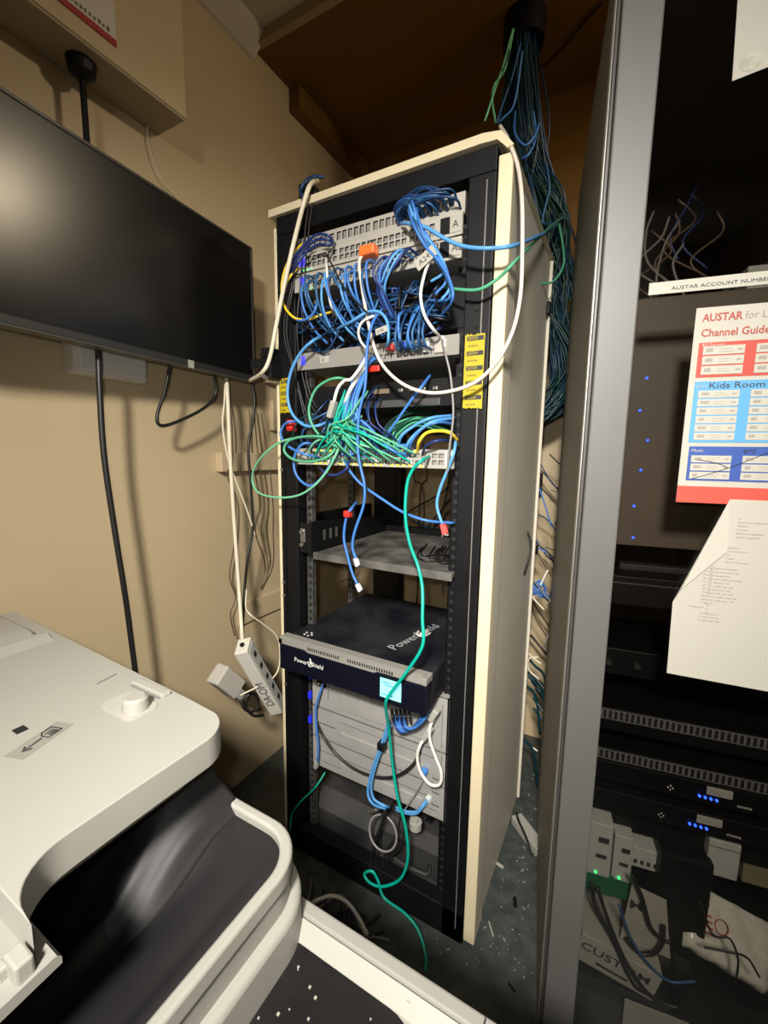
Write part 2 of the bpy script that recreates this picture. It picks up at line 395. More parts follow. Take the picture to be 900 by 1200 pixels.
# black unit
hs = [(.25+k*.02, .264+k*.02, zK+.02, zK+.032) for k in range(3)]
t = unit('router', 'black rack-mounted router half hidden behind hanging cables', 'router', zK, .062, .03, .25, BLACK, holes=hs, body=BLACK)
obj('port_plate', B(.29, .335, .022, .03, zK+.034, zK+.046, .001), mat('brown_plate', (.16, .12, .08), .5), t)
obj('lower_bezel', B(.20, .47, .020, .03, zK+.0, zK+.018, .002), mat('grey_bezel', (.05, .05, .05), .5), t)
bm = bmesh.new()
for k in range(4): box(bm, .36+k*.03, .372+k*.03, .022, .028, zK+.036, zK+.044, .001)
obj('power_socket', bm, ZINC, t)
# unit E
hs = []
for r in range(2):
    for k in range(22):
        x = .12+k*.0152+(.004 if k//6 % 2 else 0); hs.append((x, x+.0115, zE+.007+r*.0165, zE+.017+r*.0165))
for r in range(2):
    for k in range(2): hs.append((.470+k*.016, .4825+k*.016, zE+.008+r*.015, zE+.0185+r*.015))
t = unit('network_switch', 'bright silver network switch with rows of amber lights and green cables', 'network switch', zE, y=-.012, m=mat('bright_silver', (.40, .385, .35), .4, metal=.2), holes=hs, depth=.3)
leds(t, [(.125+k*.0152, zE+.0045) for k in range(22) if k % 5] + [(.125+k*.0152, zE+.0375) for k in range(22) if k % 3], LEDY, .0022, -.0165, w=.0032)
bm = bmesh.new()
for k in range(3): box(bm, .503+k*.006, .506+k*.006, -.0165, -.0145, zE+.004, zE+.039)
obj('ear_groove', bm, mat('white_paint', (.75, .73, .68), .5), t)
# shelf with side bracket
t = thing('rack_shelf', 'dusty grey cantilever shelf inside the rack below the silver switch', 'shelf', (.3, .2, .965))
obj('tray', B(.115, .522, .005, .42, .962, .972, .002), SHELF, t)
obj('front_lip', B(.115, .522, -.002, .008, .955, .975, .002), SHELF, t)
bm = bmesh.new(); prism(bm, [(.0, .955), (.0, 1.06), (.42, 1.03), (.42, .955)], 'x', .107, .112)
obj('side_bracket', bm, BLACK, t)
obj('bracket_plate', B(.072, .110, -.004, .002, .97, 1.055, .002), BLACK, t)
bm = bmesh.new()
for k in range(3): box(bm, .1125, .1135, .05+k*.03, .06+k*.03, 1.0, 1.03)
obj('bracket_slot', bm, ZINC, t)
bm = bmesh.new(); box(bm, .076, .094, -.010, -.004, 1.0, 1.04, .003); cyl(bm, (.085, -.010, 1.03), (.085, -.016, 1.03), .006, n=10); cyl(bm, (.085, -.010, .995), (.085, -.016, .995), .006, n=10)
obj('cage_nut', bm, ZINC, t)

# ------------------------------------------------------------------ UPS
UX0, UX1, UY0, UY1, UZ0, UZ1 = .070, .506, -.095, .36, .662, .750
t = thing('power_supply_unit', 'black battery backup unit with small cyan screen, sticking out of the rack', 'power supply', ((UX0+UX1)/2, UY0, UZ0))
obj('casing', B(UX0+.004, UX1-.002, UY0+.03, UY1, UZ0+.004, UZ1-.003, .003), DUSTY2, t)
bm = bmesh.new()
box(bm, UX0, UX1, UY0, UY0+.035, UZ0, UZ1-.0135, .006, seg=3)
obj('front_bezel', bm, mat('glossy_navy_black', (.004, .0045, .011), .35, spec=.3), t)
# silver vent strip along the top edge, slots are real openings
bm = bmesh.new(); hs = [(UX0+.10+k*.0068, UX0+.1035+k*.0068, UZ1-.0118, UZ1-.003) for k in range(15)]+[(UX0+.225+k*.0068, UX0+.2285+k*.0068, UZ1-.0118, UZ1-.003) for k in range(19)]
plate(bm, UX0, UX1, UZ1-.013, UZ1, UY0-.001, hs, .008)
prism(bm, [(UY0-.001, UZ1), (UY0+.012, UZ1+.0025), (UY0+.034, UZ1+.0025), (UY0+.034, UZ1-.013), (UY0+.0075, UZ1-.013), (UY0+.0075, UZ1-.0005)], 'x', UX0, UX1)
box(bm, UX1-.012, UX1, UY0-.001, UY0+.034, UZ1-.013, UZ1)
box(bm, UX0, UX0+.012, UY0-.001, UY0+.034, UZ1-.013, UZ1)
box(bm, UX1-.013, UX1+.001, UY0-.003, UY0+.034, UZ1-.0135, UZ1+.0035, .002)
obj('vent_strip', bm, [mat('dull_silver', (.30, .29, .26), .4, metal=.2), DBLACK], t)
bm = bmesh.new(); prism(bm, [(UX0+.09, UZ1-.013), (UX0+.10, UZ1-.018), (UX0+.30, UZ1-.018), (UX0+.31, UZ1-.013)], 'y', UY0-.0015, UY0+.002)
obj('handle_trim', bm, mat('dull_silver', (.2, .19, .17)), t)
obj('screen', B(UX1-.118, UX1-.062, UY0-.002, UY0+.002, UZ0+.016, UZ0+.064, .001), SCR, t)
bm = bmesh.new()
for x, z, w in ((-.112, .054, .022), (-.106, .048, .030), (-.095, .034, .012), (-.112, .024, .03)): box(bm, UX1+x, UX1+x+w, UY0-.0028, UY0-.0018, UZ0+z, UZ0+z+.002)
obj('screen_text', bm, mat('screen_ink', (.03, .22, .4), .4), t)
obj('screen_frame', B(UX1-.121, UX1-.059, UY0-.001, UY0+.002, UZ0+.011, UZ0+.067, .001), BLACK, t)
LOGO = mat('logo_white', (.75, .74, .70), .5)
cx = (UX0+UX1)/2
text('Power', t, (UX0+.055-cx, -.0012, .036), .0165, LOGO); text('Shield', t, (UX0+.112-cx, -.0012, .036), .0165, LOGO)
def emblem(par, ox, oy, oz, s, flat=False):
    bm = bmesh.new()
    def q(a, b): return (ox+a*s, oy, oz+b*s) if not flat else (ox+a*s, oy+b*s, oz)
    tube(bm, [q(-.5, .3), q(-.3, -.45), q(0, -.6), q(.35, -.4), q(.5, .4)], .08*s, 5, 4); tube(bm, [q(0, 1), q(0, 0), q(-.1, -.3)], .1*s, 5, 3); tube(bm, [q(.22, .7), q(.2, -.2)], .07*s, 5, 3)
    return obj('emblem', bm, LOGO, par, world=False)
emblem(t, UX0+.108-cx, -.001, .042, .014)
# big logo printed on top, running front to back
text('PowerShield', t, (.085, .10, UZ1-UZ0-.0031), .042, mat('logo_grey', (.36, .36, .36), .6), rot=(0, 0, math.radians(78)), ex=.0004)
emblem(t, .105, .235, UZ1-UZ0-.003, .036, True)
bm = bmesh.new()
for k in range(5): cyl(bm, (UX0+.05+.012*math.cos(k*1.3), UY0+.065+.010*math.sin(k*1.3), UZ1-.0032), (UX0+.05+.012*math.cos(k*1.3), UY0+.065+.010*math.sin(k*1.3), UZ1-.002), .003, n=6)
obj('label_dot', bm, LOGO, t)

# ------------------------------------------------------------------ servers (three stacked)
def server(z0, z1, lab, kind):
    y = .012
    t = thing('server', lab, 'server', (.3, y, z0))
    obj('casing', B(.100, .520, y+.003, .46, z0+.001, z1-.001, .001), GREYS, t)
    h = z1-z0
    if kind == 0:
        hs = [(.155, .1565, z0+.03, z1-.02), (.30, .3015, z0+.022, z1-.03), (.36, .3615, z0+.012, z0+.04), (.235, .28, z1-.014, z1-.011), (.506, .508, z0+.01, z1-.02)]
    elif kind == 1:
        hs = [(.19, .50, z0+h*.72, z0+h*.72+.0012), (.11, .18, z0+h*.45, z0+h*.45+.005), (.508, .51, z0+.01, z1-.01), (.486, .506, z0+.012, z0+.022)]
    else:
        hs = [(.11, .50, z0+.020, z0+.0212), (.486, .506, z0+.034, z0+.044), (.11, .47, z0+h*.55, z0+h*.55+.0015), (.486, .506, z0+.07, z0+.08)]
    bm = bmesh.new(); plate(bm, .096, .523, z0+.001, z1-.001, y, hs, .006)
    box(bm, .096, .523, y, y+.004, z1-.003, z1-.001); box(bm, .519, .523, y, y+.05, z0+.001, z1-.001); box(bm, .096, .099, y, y+.004, z0+.001, z1-.001)
    obj('front_panel', bm, [GREYS, DBLACK], t)
    obj('drive_door', B(.20, .46, y-.003, y, z0+h*.1, z0+h*.42, .0015), GREYS, t)
    return t
t = server(.508, .655, 'top grey server of the three, with dark drive outlines, under the backup unit', 0)
obj('badge', B(.118, .150, .006, .012, .575, .590, .001), BLACK, t); leds(t, [(.126, .583), (.138, .583)], LOGO, .003, .006, 'badge_mark')
server(.412, .507, 'middle grey server of the three stacked low in the rack', 1)
t = server(.315, .411, 'lowest grey server of the three, its right side taking light blue plugs', 2)
# blue clips on left rail, faint glow put into the plastic
bm = bmesh.new()
for z in (.585, .60, .52, .53, .44, .45): box(bm, .076, .088, .018, .028, z-.004, z+.006)
tag(obj('cable_clip', bm, mat('glowing_blue_plastic', (.02, .03, .7), .4, emit=.15)), 'row of faintly glowing blue clips on the left rail beside the servers', 'clip')

# ================================================================== TAPES
def tape(lab, x0, x1, z0, z1, n, y):
    t = thing('warning_tape', lab, 'tape', ((x0+x1)/2, y, z0))
    bm = bmesh.new(); m = 14
    tp = [(x0+(x1-x0)*k/m, z1+random.uniform(-.0025, .0025)) for k in range(m+1)]; bt = [(x0+(x1-x0)*k/m, z0+random.uniform(-.0025, .0025)) for k in range(m, -1, -1)]
    obj('strip', prism(bm, tp+bt, 'y', y, y+.0012), YEL, t)
    cx = (x0+x1)/2; w = x1-x0; p = (z1-z0)/n
    for k in range(n):
        z = (z1-z0)-p*(k+.42)
        obj('black_bar', B(x0+w*.10, x1-w*.05, y-.0005, y+.0005, z0+z, z0+z+p*.30), INK, t)
        text('CAUTION', t, (-w*.36, -.0007, z+p*.05), p*.30, YEL, sx=w/.075*.95)
        text('NOT RETURN', t, (-w*.34, -.0003, z-p*.42), p*.20, INK, sx=w/.075*.95)
        text('DO PROCESS THIS'[:0] or '- - - - -', t, (-w*.32, -.0003, z-p*.17), p*.22, INK, sx=w/.075)
    return t
pa, pb = at(540, 396, y=-.004), at(559, 478, y=-.004)
tape('yellow warning tape with black lettering on the right rack post', .534, .577, pb.z, pa.z+.004, 5, -.005)
pa, pb = at(330, 444, y=-.004), at(332, 484, y=-.004)
tape('short yellow warning tape on the left rack post', .008, .040, pb.z, pa.z, 3, -.005)

# ================================================================== CABLES
def pts3(pts, y):
    out = []
    for p in pts:
        out.append(at(p[0], p[1], y=p[2] if len(p) > 2 else y))
    return out
def plug(par, p, d, m=CLEAR, s=1, name='plug'):
    d = Vector(d).normalized(); bm = bmesh.new(); box(bm, -.0058*s, .0058*s, -.004*s, .004*s, -.002, .018*s, .001)
    box(bm, -.003*s, .003*s, .004*s, .0062*s, .002, .016*s)
    bmesh.ops.transform(bm, matrix=Matrix.Translation(p) @ d.to_track_quat('Z', 'Y').to_matrix().to_4x4(), verts=bm.verts)
    return obj(name, bm, m, par)
def cable(name, lab, c, r, P, group=None, plug_end=None, plug_start=None, n=8, cat='cable', boot=None):
    o = obj(name, tube(bmesh.new(), P, r, n, 7), cm(c)); tag(o, lab, cat, group)
    P = [Vector(p) for p in P]
    if plug_end: plug(o, P[-1], P[-1]-P[-2], plug_end)
    if plug_start: plug(o, P[0], P[0]-P[1], plug_start)
    return o
R1 = .0030
# --- outside left
cable('power_cable', 'thick cream cable draped from the rack top down to the screen corner', 'cream', .0055, pts3([(372, 212, .06), (366, 214, .01), (361, 222, -.025), (354, 246, -.03), (343, 290), (333, 335), (324, 380), (316, 420), (307, 437), (293, 446, .0)], -.05))
cable('network_cable', 'long pinkish white cable looping from the rack side across the front', 'pink', .0040, [at(586, 148, y=.10), at(592, 160, y=.04)+Vector((0, 0, .004)), at(599, 172, y=.0), *pts3([(608, 200, -.01), (612, 240), (612, 300), (610, 345), (602, 385), (585, 420), (560, 446), (530, 458), (500, 460), (472, 450), (450, 430), (438, 405), (430, 370), (424, 335), (421, 308), (427, 297, -.03)], -.045)], plug_end=ORANGE)
# orange plug body
p = at(431, 296, y=-.03)
tag(obj('cable_boot', B(p.x-.016, p.x+.024, -.045, -.02, p.z-.010, p.z+.012, .004), ORANGE), 'bright orange connector cluster at the upper switch', 'connector')
cable('network_cable', 'short white cable with a paper tag beside the marked switch', 'white', .0034, pts3([(512, 284, -.02), (506, 300), (498, 320), (493, 345), (497, 368), (507, 385), (517, 396, -.012)], -.06), plug_end=CLEAR)
p = at(501, 300, y=-.07)
t = thing('cable_tag', 'white cable tag with handwriting near the right end of the switch', 'tag', p, 0, rot=(0, math.radians(-32), 0))
obj('paper', B(-.030, .018, -.001, .001, -.012, .012, .0008), PAPER, t, False); text('A24', t, (-.022, -.0013, -.006), .016, INK)
p = at(447, 387, y=-.06)
t = thing('cable_tag', 'small white tag on a looped white cable in the middle tangle', 'tag', p, 0, rot=(0, math.radians(-12), 0))
obj('paper', B(-.015, .015, -.001, .001, -.007, .007, .0006), PAPER, t, False); text('A182', t, (-.011, -.0013, -.003), .008, INK)
cable('network_cable', 'bright blue cable running right, out of the rack towards the ceiling bundle', 'sky', .0040, pts3([(470, 262, -.02), (480, 262, -.05), (500, 267), (522, 280), (545, 289), (575, 291), (605, 287, -.03), (630, 277, .2), (645, 270, .5), (655, 262, .62)], -.06))
cable('network_cable', 'green cable running right, out of the rack towards the ceiling bundle', 'green', .0034, pts3([(520, 336, .0), (535, 339, -.03), (562, 339), (585, 325), (605, 305, -.03), (625, 285, .15), (645, 266, .45), (658, 256, .6), (664, 255, .64)], -.04))
for k, P in enumerate(([(505, 330), (520, 318), (512, 296), (498, 280), (488, 262), (481, 245), (479, 234, -.01)], [(510, 345), (523, 328), (516, 300), (500, 276), (490, 258), (484, 240), (482, 232, -.01)], [(517, 352), (527, 336), (520, 308), (505, 285), (492, 268), (486, 252), (485, 236, -.01)],
                       [(500, 352, .0), (526, 350), (525, 322), (512, 300), (500, 285), (490, 255), (488, 240, -.01)], [(512, 362, .0), (529, 345), (520, 318), (505, 298), (494, 276), (487, 260), (480, 244, -.01)], [(515, 372, .0), (530, 352), (527, 328), (514, 306), (498, 288), (484, 262), (477, 240, -.01)])):
    cable('patch_cable', 'blue patch cable in the crossing bunch at the right ends of the top switches', ('sky', 'blue', 'sky', 'blue', 'steel', 'blue')[k], R1, pts3(P, -.05-.004*k), group='blue patch cables at the right ends of the top switches')
# blue patch cables from A2 down
for k in range(14):
    x = .122+k*.0148+random.uniform(-.003, .003); z = (zC_+.028) if k % 2 else zC_+.012
    if k < 6: z += .0
    xe = x+random.uniform(.0, .045); ze = 1.572+random.uniform(-.02, .02)
    o = random.uniform(.025, .045)
    P = [(x, -.014, z), (x, -.014-o*.7, z-.004), (x+.002, -.018-o, z-.025), ((x+xe)/2, -.03-o*.6, (z+ze)/2-.012), (xe, -.02, ze), (xe+.02, .01, ze-.03)]
    cable('patch_cable', 'blue patch cable arching down out of the left half of the upper switches', random.choice(['blue', 'sky', 'blue', 'steel']), R1, P, group='blue patch cables arching from the upper switches', plug_start=CLEAR if k % 3 == 0 else None)
for k in range(7):
    x = .345+k*.0095; z = zC_+.02+random.uniform(-.008, .008)
    xe = .34+random.uniform(-.01, .02); ze = 1.56
    cable('patch_cable', 'blue patch cable curving down from the middle of the upper switches', random.choice(['blue', 'sky', 'navy']), R1, [(x+.02, -.014, z), (x+.012, -.05, z), (x-.01, -.06, z-.03), (xe, -.045, z-.07), (xe+.01, -.01, ze)], group='blue patch cables curving from the middle of the switches')
# white ones in tangle
cable('patch_cable', 'thin white cable dropping in front of the upper left switches', 'white', R1, pts3([(382, 303, -.015), (383, 315), (385, 340), (388, 358), (395, 372, .0)], -.05))
cable('patch_cable', 'thin black cable falling slantwise across the upper left switches', 'black', .0022, pts3([(381, 296), (390, 312), (402, 335), (420, 356), (432, 368)], -.06))
cable('patch_cable', 'grey white cable making a small loop below the upper switches', 'white', R1, pts3([(450, 368, -.0), (436, 371), (424, 378), (420, 390), (424, 402), (434, 412)], -.05))
cable('patch_cable', 'light blue cable arched over the middle of the tangle', 'sky', .0034, pts3([(392, 387, -.0), (410, 378), (430, 366), (445, 366), (454, 378), (455, 400), (452, 408, -.01)], -.055))
cable('patch_cable', 'royal blue cable dropping to the blue plug of the grey switch', 'blue', .0032, pts3([(476, 363, .0), (468, 370), (467, 385), (469, 398), (476, 404, -.01)], -.045))
p = at(475, 405, y=-.015); tag(obj('cable_boot', B(p.x-.012, p.x+.010, -.028, -.006, p.z-.007, p.z+.007, .003), mat('royal_plastic', (.03, .1, .6))), 'royal blue plug in the grey switch', 'connector')
p = at(458, 408, y=-.015); tag(obj('cable_boot', B(p.x-.008, p.x+.010, -.028, -.006, p.z-.006, p.z+.007, .003), mat('coral_plastic', (.75, .08, .07))), 'pinkish red plug in the grey switch', 'connector')
for k in range(9):
    x = .385+k*.0088
    cable('patch_cable', 'steel blue patch cable plugged in the right ports of the grey switch', random.choice(['steel', 'dkblue', 'steel', 'blue']), R1, [(x, -.006, zD+.018+.012*(k % 2)), (x, -.035, zD+.02), (x+random.uniform(-.006, .006), -.045, zD+.05), (x+random.uniform(-.01, .014), -.02, zD+.10), (x+.02, .02, zD+.13)], group='steel blue patch cables in the grey switch')
# dark mass of cables between upper and grey switches
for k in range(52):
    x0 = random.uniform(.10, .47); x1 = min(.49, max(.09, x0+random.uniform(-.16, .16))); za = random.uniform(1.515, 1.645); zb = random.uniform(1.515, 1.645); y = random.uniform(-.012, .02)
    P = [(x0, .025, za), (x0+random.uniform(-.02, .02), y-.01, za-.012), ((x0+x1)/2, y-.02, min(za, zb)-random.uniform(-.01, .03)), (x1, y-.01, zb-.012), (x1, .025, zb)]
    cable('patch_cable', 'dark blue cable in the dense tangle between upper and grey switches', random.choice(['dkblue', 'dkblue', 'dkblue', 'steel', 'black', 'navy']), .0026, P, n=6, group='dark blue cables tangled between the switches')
# top dark-blue tuft over panel A on the right
for k in range(20):
    x0 = random.uniform(.36, .41); x1 = x0+random.uniform(.05, .12); z = zA+random.uniform(.008, .028)
    cable('patch_cable', 'dark blue cable in the tuft over the right end of the top panel', random.choice(['dkblue', 'navy', 'steel', 'dkblue']), .0026, [(x0, .0, z), (x0+.005, -.03, z+.012), ((x0+x1)/2, -.04, z+random.uniform(.01, .028)), (x1-.005, -.03, z+.01), (x1, .0, z)], n=6, group='dark blue cables over the top patch panel')
for k in range(3):
    cable('patch_cable', 'navy cable arching from the left end of the top panel', 'navy', .0032, pts3([(394, 290-2*k, -.0), (386, 277+5*k), (372, 275+6*k), (358, 285+6*k), (346, 300+7*k), (338, 318+6*k, -.0), (336, 340+4*k, .02)], -.04-.004*k), group='navy cables at the left end of the top panel')
cable('patch_cable', 'yellow cable curving down the left side of the upper switches', 'yellow', .0032, pts3([(360, 283, -.0), (346, 294), (334, 316), (330, 340), (334, 360), (346, 373), (362, 374), (376, 369), (388, 366, .0)], -.03))
cable('patch_cable', 'yellow cable with dark bands beside the top left switch', 'yellow', .0026, pts3([(352, 312, -.01), (343, 320), (336, 332), (333, 345, .0)], -.035))
cable('patch_cable', 'blue cable curving below the left blue number lights', 'blue', .0032, pts3([(372, 345, -.01), (371, 358), (365, 370), (352, 376), (342, 372, .01)], -.045))
for k in range(4):
    a = random.uniform(-9, 9)
    cable('power_cable', 'thin black cable hanging inside the left post of the rack', 'black', .0024, pts3([(362+a, 222, .0), (355+a, 270, -.01), (350+a, 330, -.02), (344+a*1.5, 385, -.02), (350+a, 430, .0), (360+a, 470, .01), (375+a*2, 500, .01)], -.02), n=6, group='thin black cables inside the left post')
cable('network_cable', 'dark blue cable knotted over the top left edge of the rack', 'dkblue', .004, [at(356, 232, y=-.03), at(352, 224, y=-.02), at(358, 215, y=-.012)+Vector((0, 0, .004)), at(368, 210, y=.02)+Vector((0, 0, .006)), at(380, 208, y=.04)])
cable('network_cable', 'dark blue cable lying on the top of the rack', 'dkblue', .004, [(.43, .05, 1.889), (.46, .1, 1.889), (.52, .06, 1.893), (.56, .12, 1.889)])
bm = prism(bmesh.new(), [(-.02, 0), (.03, 0), (.03, .02), (.01, .05), (-.02, .045)], 'y', -.02, .02)
o = tag(obj('cable_clamp', bm, BLACK), 'small black clamp standing on the top left corner of the rack', 'clamp'); o.location = (at(363, 212, y=.03).x, .03, 1.8815)
# --- middle: main verticals
cable('patch_cable', 'long blue cable hanging loose down the middle to a clear plug', 'blue', .0034, pts3([(448, 362, -.03), (436, 380), (430, 410), (428, 452), (421, 484), (419, 520), (422, 545), (427, 568), (426, 592), (416, 622), (413, 640), (417, 655)], -.075), plug_end=CLEAR)
o = cable('patch_cable', 'blue cable with a red clip hanging loose to a clear plug', 'blue', .0034, pts3([(418, 588, -.0), (412, 596), (406, 606), (403, 630), (407, 650), (413, 672), (419, 685)], -.06), plug_end=CLEAR)
p = at(408, 602, y=-.06); obj('red_clip', B(p.x-.008, p.x+.008, -.07, -.052, p.z-.008, p.z+.008, .002), RED, o)
cable('patch_cable', 'blue cable running slantwise under the silver switch to the right', 'blue', .0034, pts3([(404, 540, -.02), (410, 552), (424, 568), (448, 585), (472, 600), (500, 610), (532, 613, .02)], -.03))
o = cable('patch_cable', 'blue cable at the right post hanging to a red plug', 'sky', .0036, pts3([(534, 515, -.0), (532, 530), (524, 552), (516, 572), (512, 592), (518, 614)], -.03))
plug(o, at(519, 615, y=-.03), (.3, 0, -1), mat('coral_plastic', (.75, .08, .07)), 1.2)
cable('network_cable', 'long teal cable from the silver switch down to the floor', 'teal', .0038, pts3([(503, 535, -.02), (494, 540), (484, 550), (477, 568), (475, 604), (480, 636), (490, 664), (495, 690, -.09), (495, 725, -.11), (495, 757, -.12), (476, 788, -.12), (458, 812, -.115), (452, 826, -.11), (456, 856, -.06), (460, 896, -.04), (466, 935, -.04), (475, 968, -.04), (478, 1005, -.04), (469, 1030, -.04), (448, 1039, -.045), (433, 1034, -.045), (427, 1024, -.04), (436, 1021, -.035), (443, 1032, -.03), (450, 1052, -.035), (474, 1070, -.04), (490, 1090, -.05), (499, 1120, -.075), (498, 1141, -.098)], -.07))
# arcs at the right over silver switch
for k, (c, r, P) in enumerate((('sky', .0036, [(466, 530, -.012), (470, 512), (484, 500), (505, 490), (530, 487, .02)]), ('sky', .0038, [(474, 538, -.012), (478, 520), (490, 506), (508, 494), (533, 490, .02)]), ('blue', .0034, [(480, 534, -.012), (482, 518), (494, 503), (512, 495), (532, 497, .02)]), ('navy', .0032, [(495, 532, -.012), (500, 522), (515, 516), (532, 517, .02)]))):
    cable('patch_cable', 'light blue cable arching over the right end of the silver switch', c, r, pts3(P, -.045), group='light blue cables over the right end of the silver switch')
cable('patch_cable', 'yellow cable arching over the right end of the silver switch', 'yellow', .0038, pts3([(489, 530, -.012), (491, 518), (499, 508), (512, 505), (527, 507), (536, 516, -.005)], -.04))
cable('patch_cable', 'dark blue cable slanting from the black router to the green tangle', 'blue', .0034, pts3([(504, 440, .02), (495, 452), (484, 466), (470, 486), (455, 508), (450, 520, -.0)], -.02))
cable('patch_cable', 'blue cable sloping down onto the silver switch', 'blue', .0034, pts3([(412, 500, -.02), (420, 492), (432, 500), (446, 516), (462, 529), (478, 534, -.012)], -.06))
cable('network_cable', 'thin grey cable falling from the grey switch along the right rail', 'grey', .0025, pts3([(518, 398, -.02), (522, 415), (527, 435), (530, 460), (531, 490), (526, 530), (524, 555, -.03)], -.04))
# left-hand arcs
cable('patch_cable', 'light blue cable bowing out over the left post', 'sky', .0040, pts3([(378, 394, -.0), (366, 400), (352, 414), (341, 436), (337, 462), (342, 484), (356, 498), (372, 499), (384, 494, -.02)], -.05))
cable('patch_cable', 'upper green cable making a tall arc by the left rail', 'green', .0034, pts3([(410, 446, -.02), (396, 443), (382, 447), (369, 458), (362, 480), (367, 500), (380, 515), (396, 524), (410, 534, -.015)], -.055))
cable('patch_cable', 'pale green cable looping far out past the left edge of the rack', 'mint', .0030, pts3([(396, 520, -.03), (375, 513), (350, 513), (329, 518, -.06), (310, 532, -.06), (298, 549, -.05), (296, 565, -.04), (304, 578, -.05), (325, 583, -.06), (348, 581), (366, 571), (382, 554), (394, 532), (400, 515, -.03)], -.06))
cable('patch_cable', 'green cable in a flat loop over the left post', 'green', .0034, pts3([(398, 520, -.03), (378, 512), (354, 512), (338, 517), (333, 528), (343, 538), (364, 541), (386, 534), (398, 516, -.03)], -.065))
cable('patch_cable', 'blue cable looping round near the red clip on the left', 'blue', .0034, pts3([(356, 495, -.01), (342, 494), (333, 498), (329, 510), (338, 523), (356, 532), (374, 536, -.02)], -.05))
cable('patch_cable', 'blue cable in a wide low loop left of the silver switch', 'blue', .0034, pts3([(374, 520, -.02), (356, 520), (346, 532), (345, 550), (353, 564), (366, 569), (380, 556), (390, 538, -.02)], -.05))
cable('patch_cable', 'blue cable curving beneath the left end of the silver switch', 'navy', .0034, pts3([(374, 548, -.02), (384, 556), (396, 556), (407, 548), (410, 535, -.02)], -.045))
p = at(341, 499, y=-.03); bm = bmesh.new(); box(bm, p.x-.012, p.x+.006, -.035, -.012, p.z-.014, p.z+.016, .003); box(bm, p.x-.008, p.x+.01, -.04, -.03, p.z-.010, p.z+.004, .002)
tag(obj('cable_clip', bm, RED), 'red clip on the left post beneath the yellow tape', 'clip')
# green tangle feeding the silver switch
hub = at(400, 500, y=-.05)
for k in range(26):
    x = .13+k*.0118; c = random.choice(['green', 'mint', 'teal', 'green', 'teal', 'green', 'dkteal'])
    h = hub+Vector((random.uniform(-.02, .03), random.uniform(-.02, .02), random.uniform(-.02, .02)))
    e = Vector((x, -.013, zE+.012+.018*(k % 2)))
    m = (h+e)/2+Vector((random.uniform(-.02, .02), -.03-random.uniform(0, .02), random.uniform(-.005, .035)))
    s0 = h+Vector((random.uniform(-.015, .03), .03, random.uniform(.03, .08)))
    cable('patch_cable', 'green or teal cable fanning from the knot into the silver switch', c, .0026, [s0, h, m, e+Vector((0, -.025, .008)), e], n=6, group='green cables fanning into the silver switch', plug_end=CLEAR if k % 4 == 0 else None)
for k in range(12):
    a = k/11
    cable('patch_cable', 'green cable running back into the dark above the silver switch', random.choice(['green', 'dkgreen', 'dkgreen', 'green']), .0027, [at(440+random.uniform(-12, 25), 520+random.uniform(-8, 8), y=-.02), at(452+20*a, 500+8*a, y=.0), at(480+10*a, 484+14*a+random.uniform(-3, 3), y=.05), at(515, 485+20*a, y=.12), at(540, 490+22*a, y=.22)], n=6, group='green cables running back above the silver switch')
for k in range(26):
    x0 = random.uniform(.13, .34); z0 = random.uniform(1.28, 1.42); x1 = x0+random.uniform(-.08, .10)
    cable('patch_cable', 'thin dark blue cable in the knot above the silver switch', random.choice(['steel', 'navy', 'dkteal', 'blue', 'dkblue']), .0024, [(x0, .015, z0), (x0+.01, -.03, z0-.02), ((x0+x1)/2, -.045, z0-.05+random.uniform(-.02, .02)), (x1, -.03, max(1.27, z0-.09)), (x1+.01, .0, 1.268)], n=6, group='thin blue cables in the knot above the silver switch')
for k in range(9):
    a = k*3
    cable('patch_cable', 'blue cable in the vertical bunch behind the white connector', random.choice(['blue', 'navy', 'sky']), .0030, pts3([(432+a*.6, 412+a*.3, .0), (424+a*.4, 425), (414+a*.5, 445), (404+a*.6, 470), (398+a, 492), (398+a*1.6, 512, -.02)], -.035-.003*(k % 3)), group='blue cables bunched behind the white connector')
o = cable('network_cable', 'white cable with a chunky white connector above the green tangle', 'white', .0040, pts3([(434, 410, -.02), (424, 428), (412, 444), (404, 446), (396, 455), (391, 472)], -.06))
bm = bmesh.new(); box(bm, -.009, .009, -.007, .007, 0, .042, .003); p = at(392, 470, y=-.06)
bmesh.ops.transform(bm, matrix=Matrix.Translation(p) @ Vector((-.35, 0, -1)).to_track_quat('Z', 'Y').to_matrix().to_4x4(), verts=bm.verts); obj('connector', bm, WHITEP, o)
cable('network_cable', 'whitish ribbon of cable slanting from the grey switch to the knot', 'white', .0050, pts3([(436, 416, -.01), (428, 428), (418, 444), (408, 462), (402, 482, -.02)], -.045))
# cables inside the rack back between switch and shelf and beneath it
for k in range(34):
    x0 = random.uniform(.30, .56); x1 = x0+random.uniform(-.12, .12); y = random.uniform(.40, .60)
    za = random.uniform(1.15, 1.3); zb = random.uniform(.78, 1.0)
    cable('power_cable', 'black cable hanging in the back of the rack behind the shelf', random.choice(['black', 'black', 'black', 'brown', 'grey']), .0032, [(x0, y, za), (x0+random.uniform(-.03, .03), y, (za*2+zb)/3), (x1+random.uniform(-.04, .04), y+.02, (za+zb*2)/3), (x1, y, zb)], n=6, group='black cables hanging in the back of the rack')
for k in range(8):
    y = random.uniform(.62, .8); x0 = random.uniform(-.1, .12)
    cable('power_cable', 'dark cable against the wall seen through the left of the rack', random.choice(['black', 'brown']), .003, [(x0, y, 1.3), (x0+random.uniform(-.04, .04), y, 1.15), (x0+random.uniform(-.05, .05), y, 1.0), (x0+random.uniform(-.05, .05), y, .003)], n=6, group='dark cables against the wall behind the left of the rack')
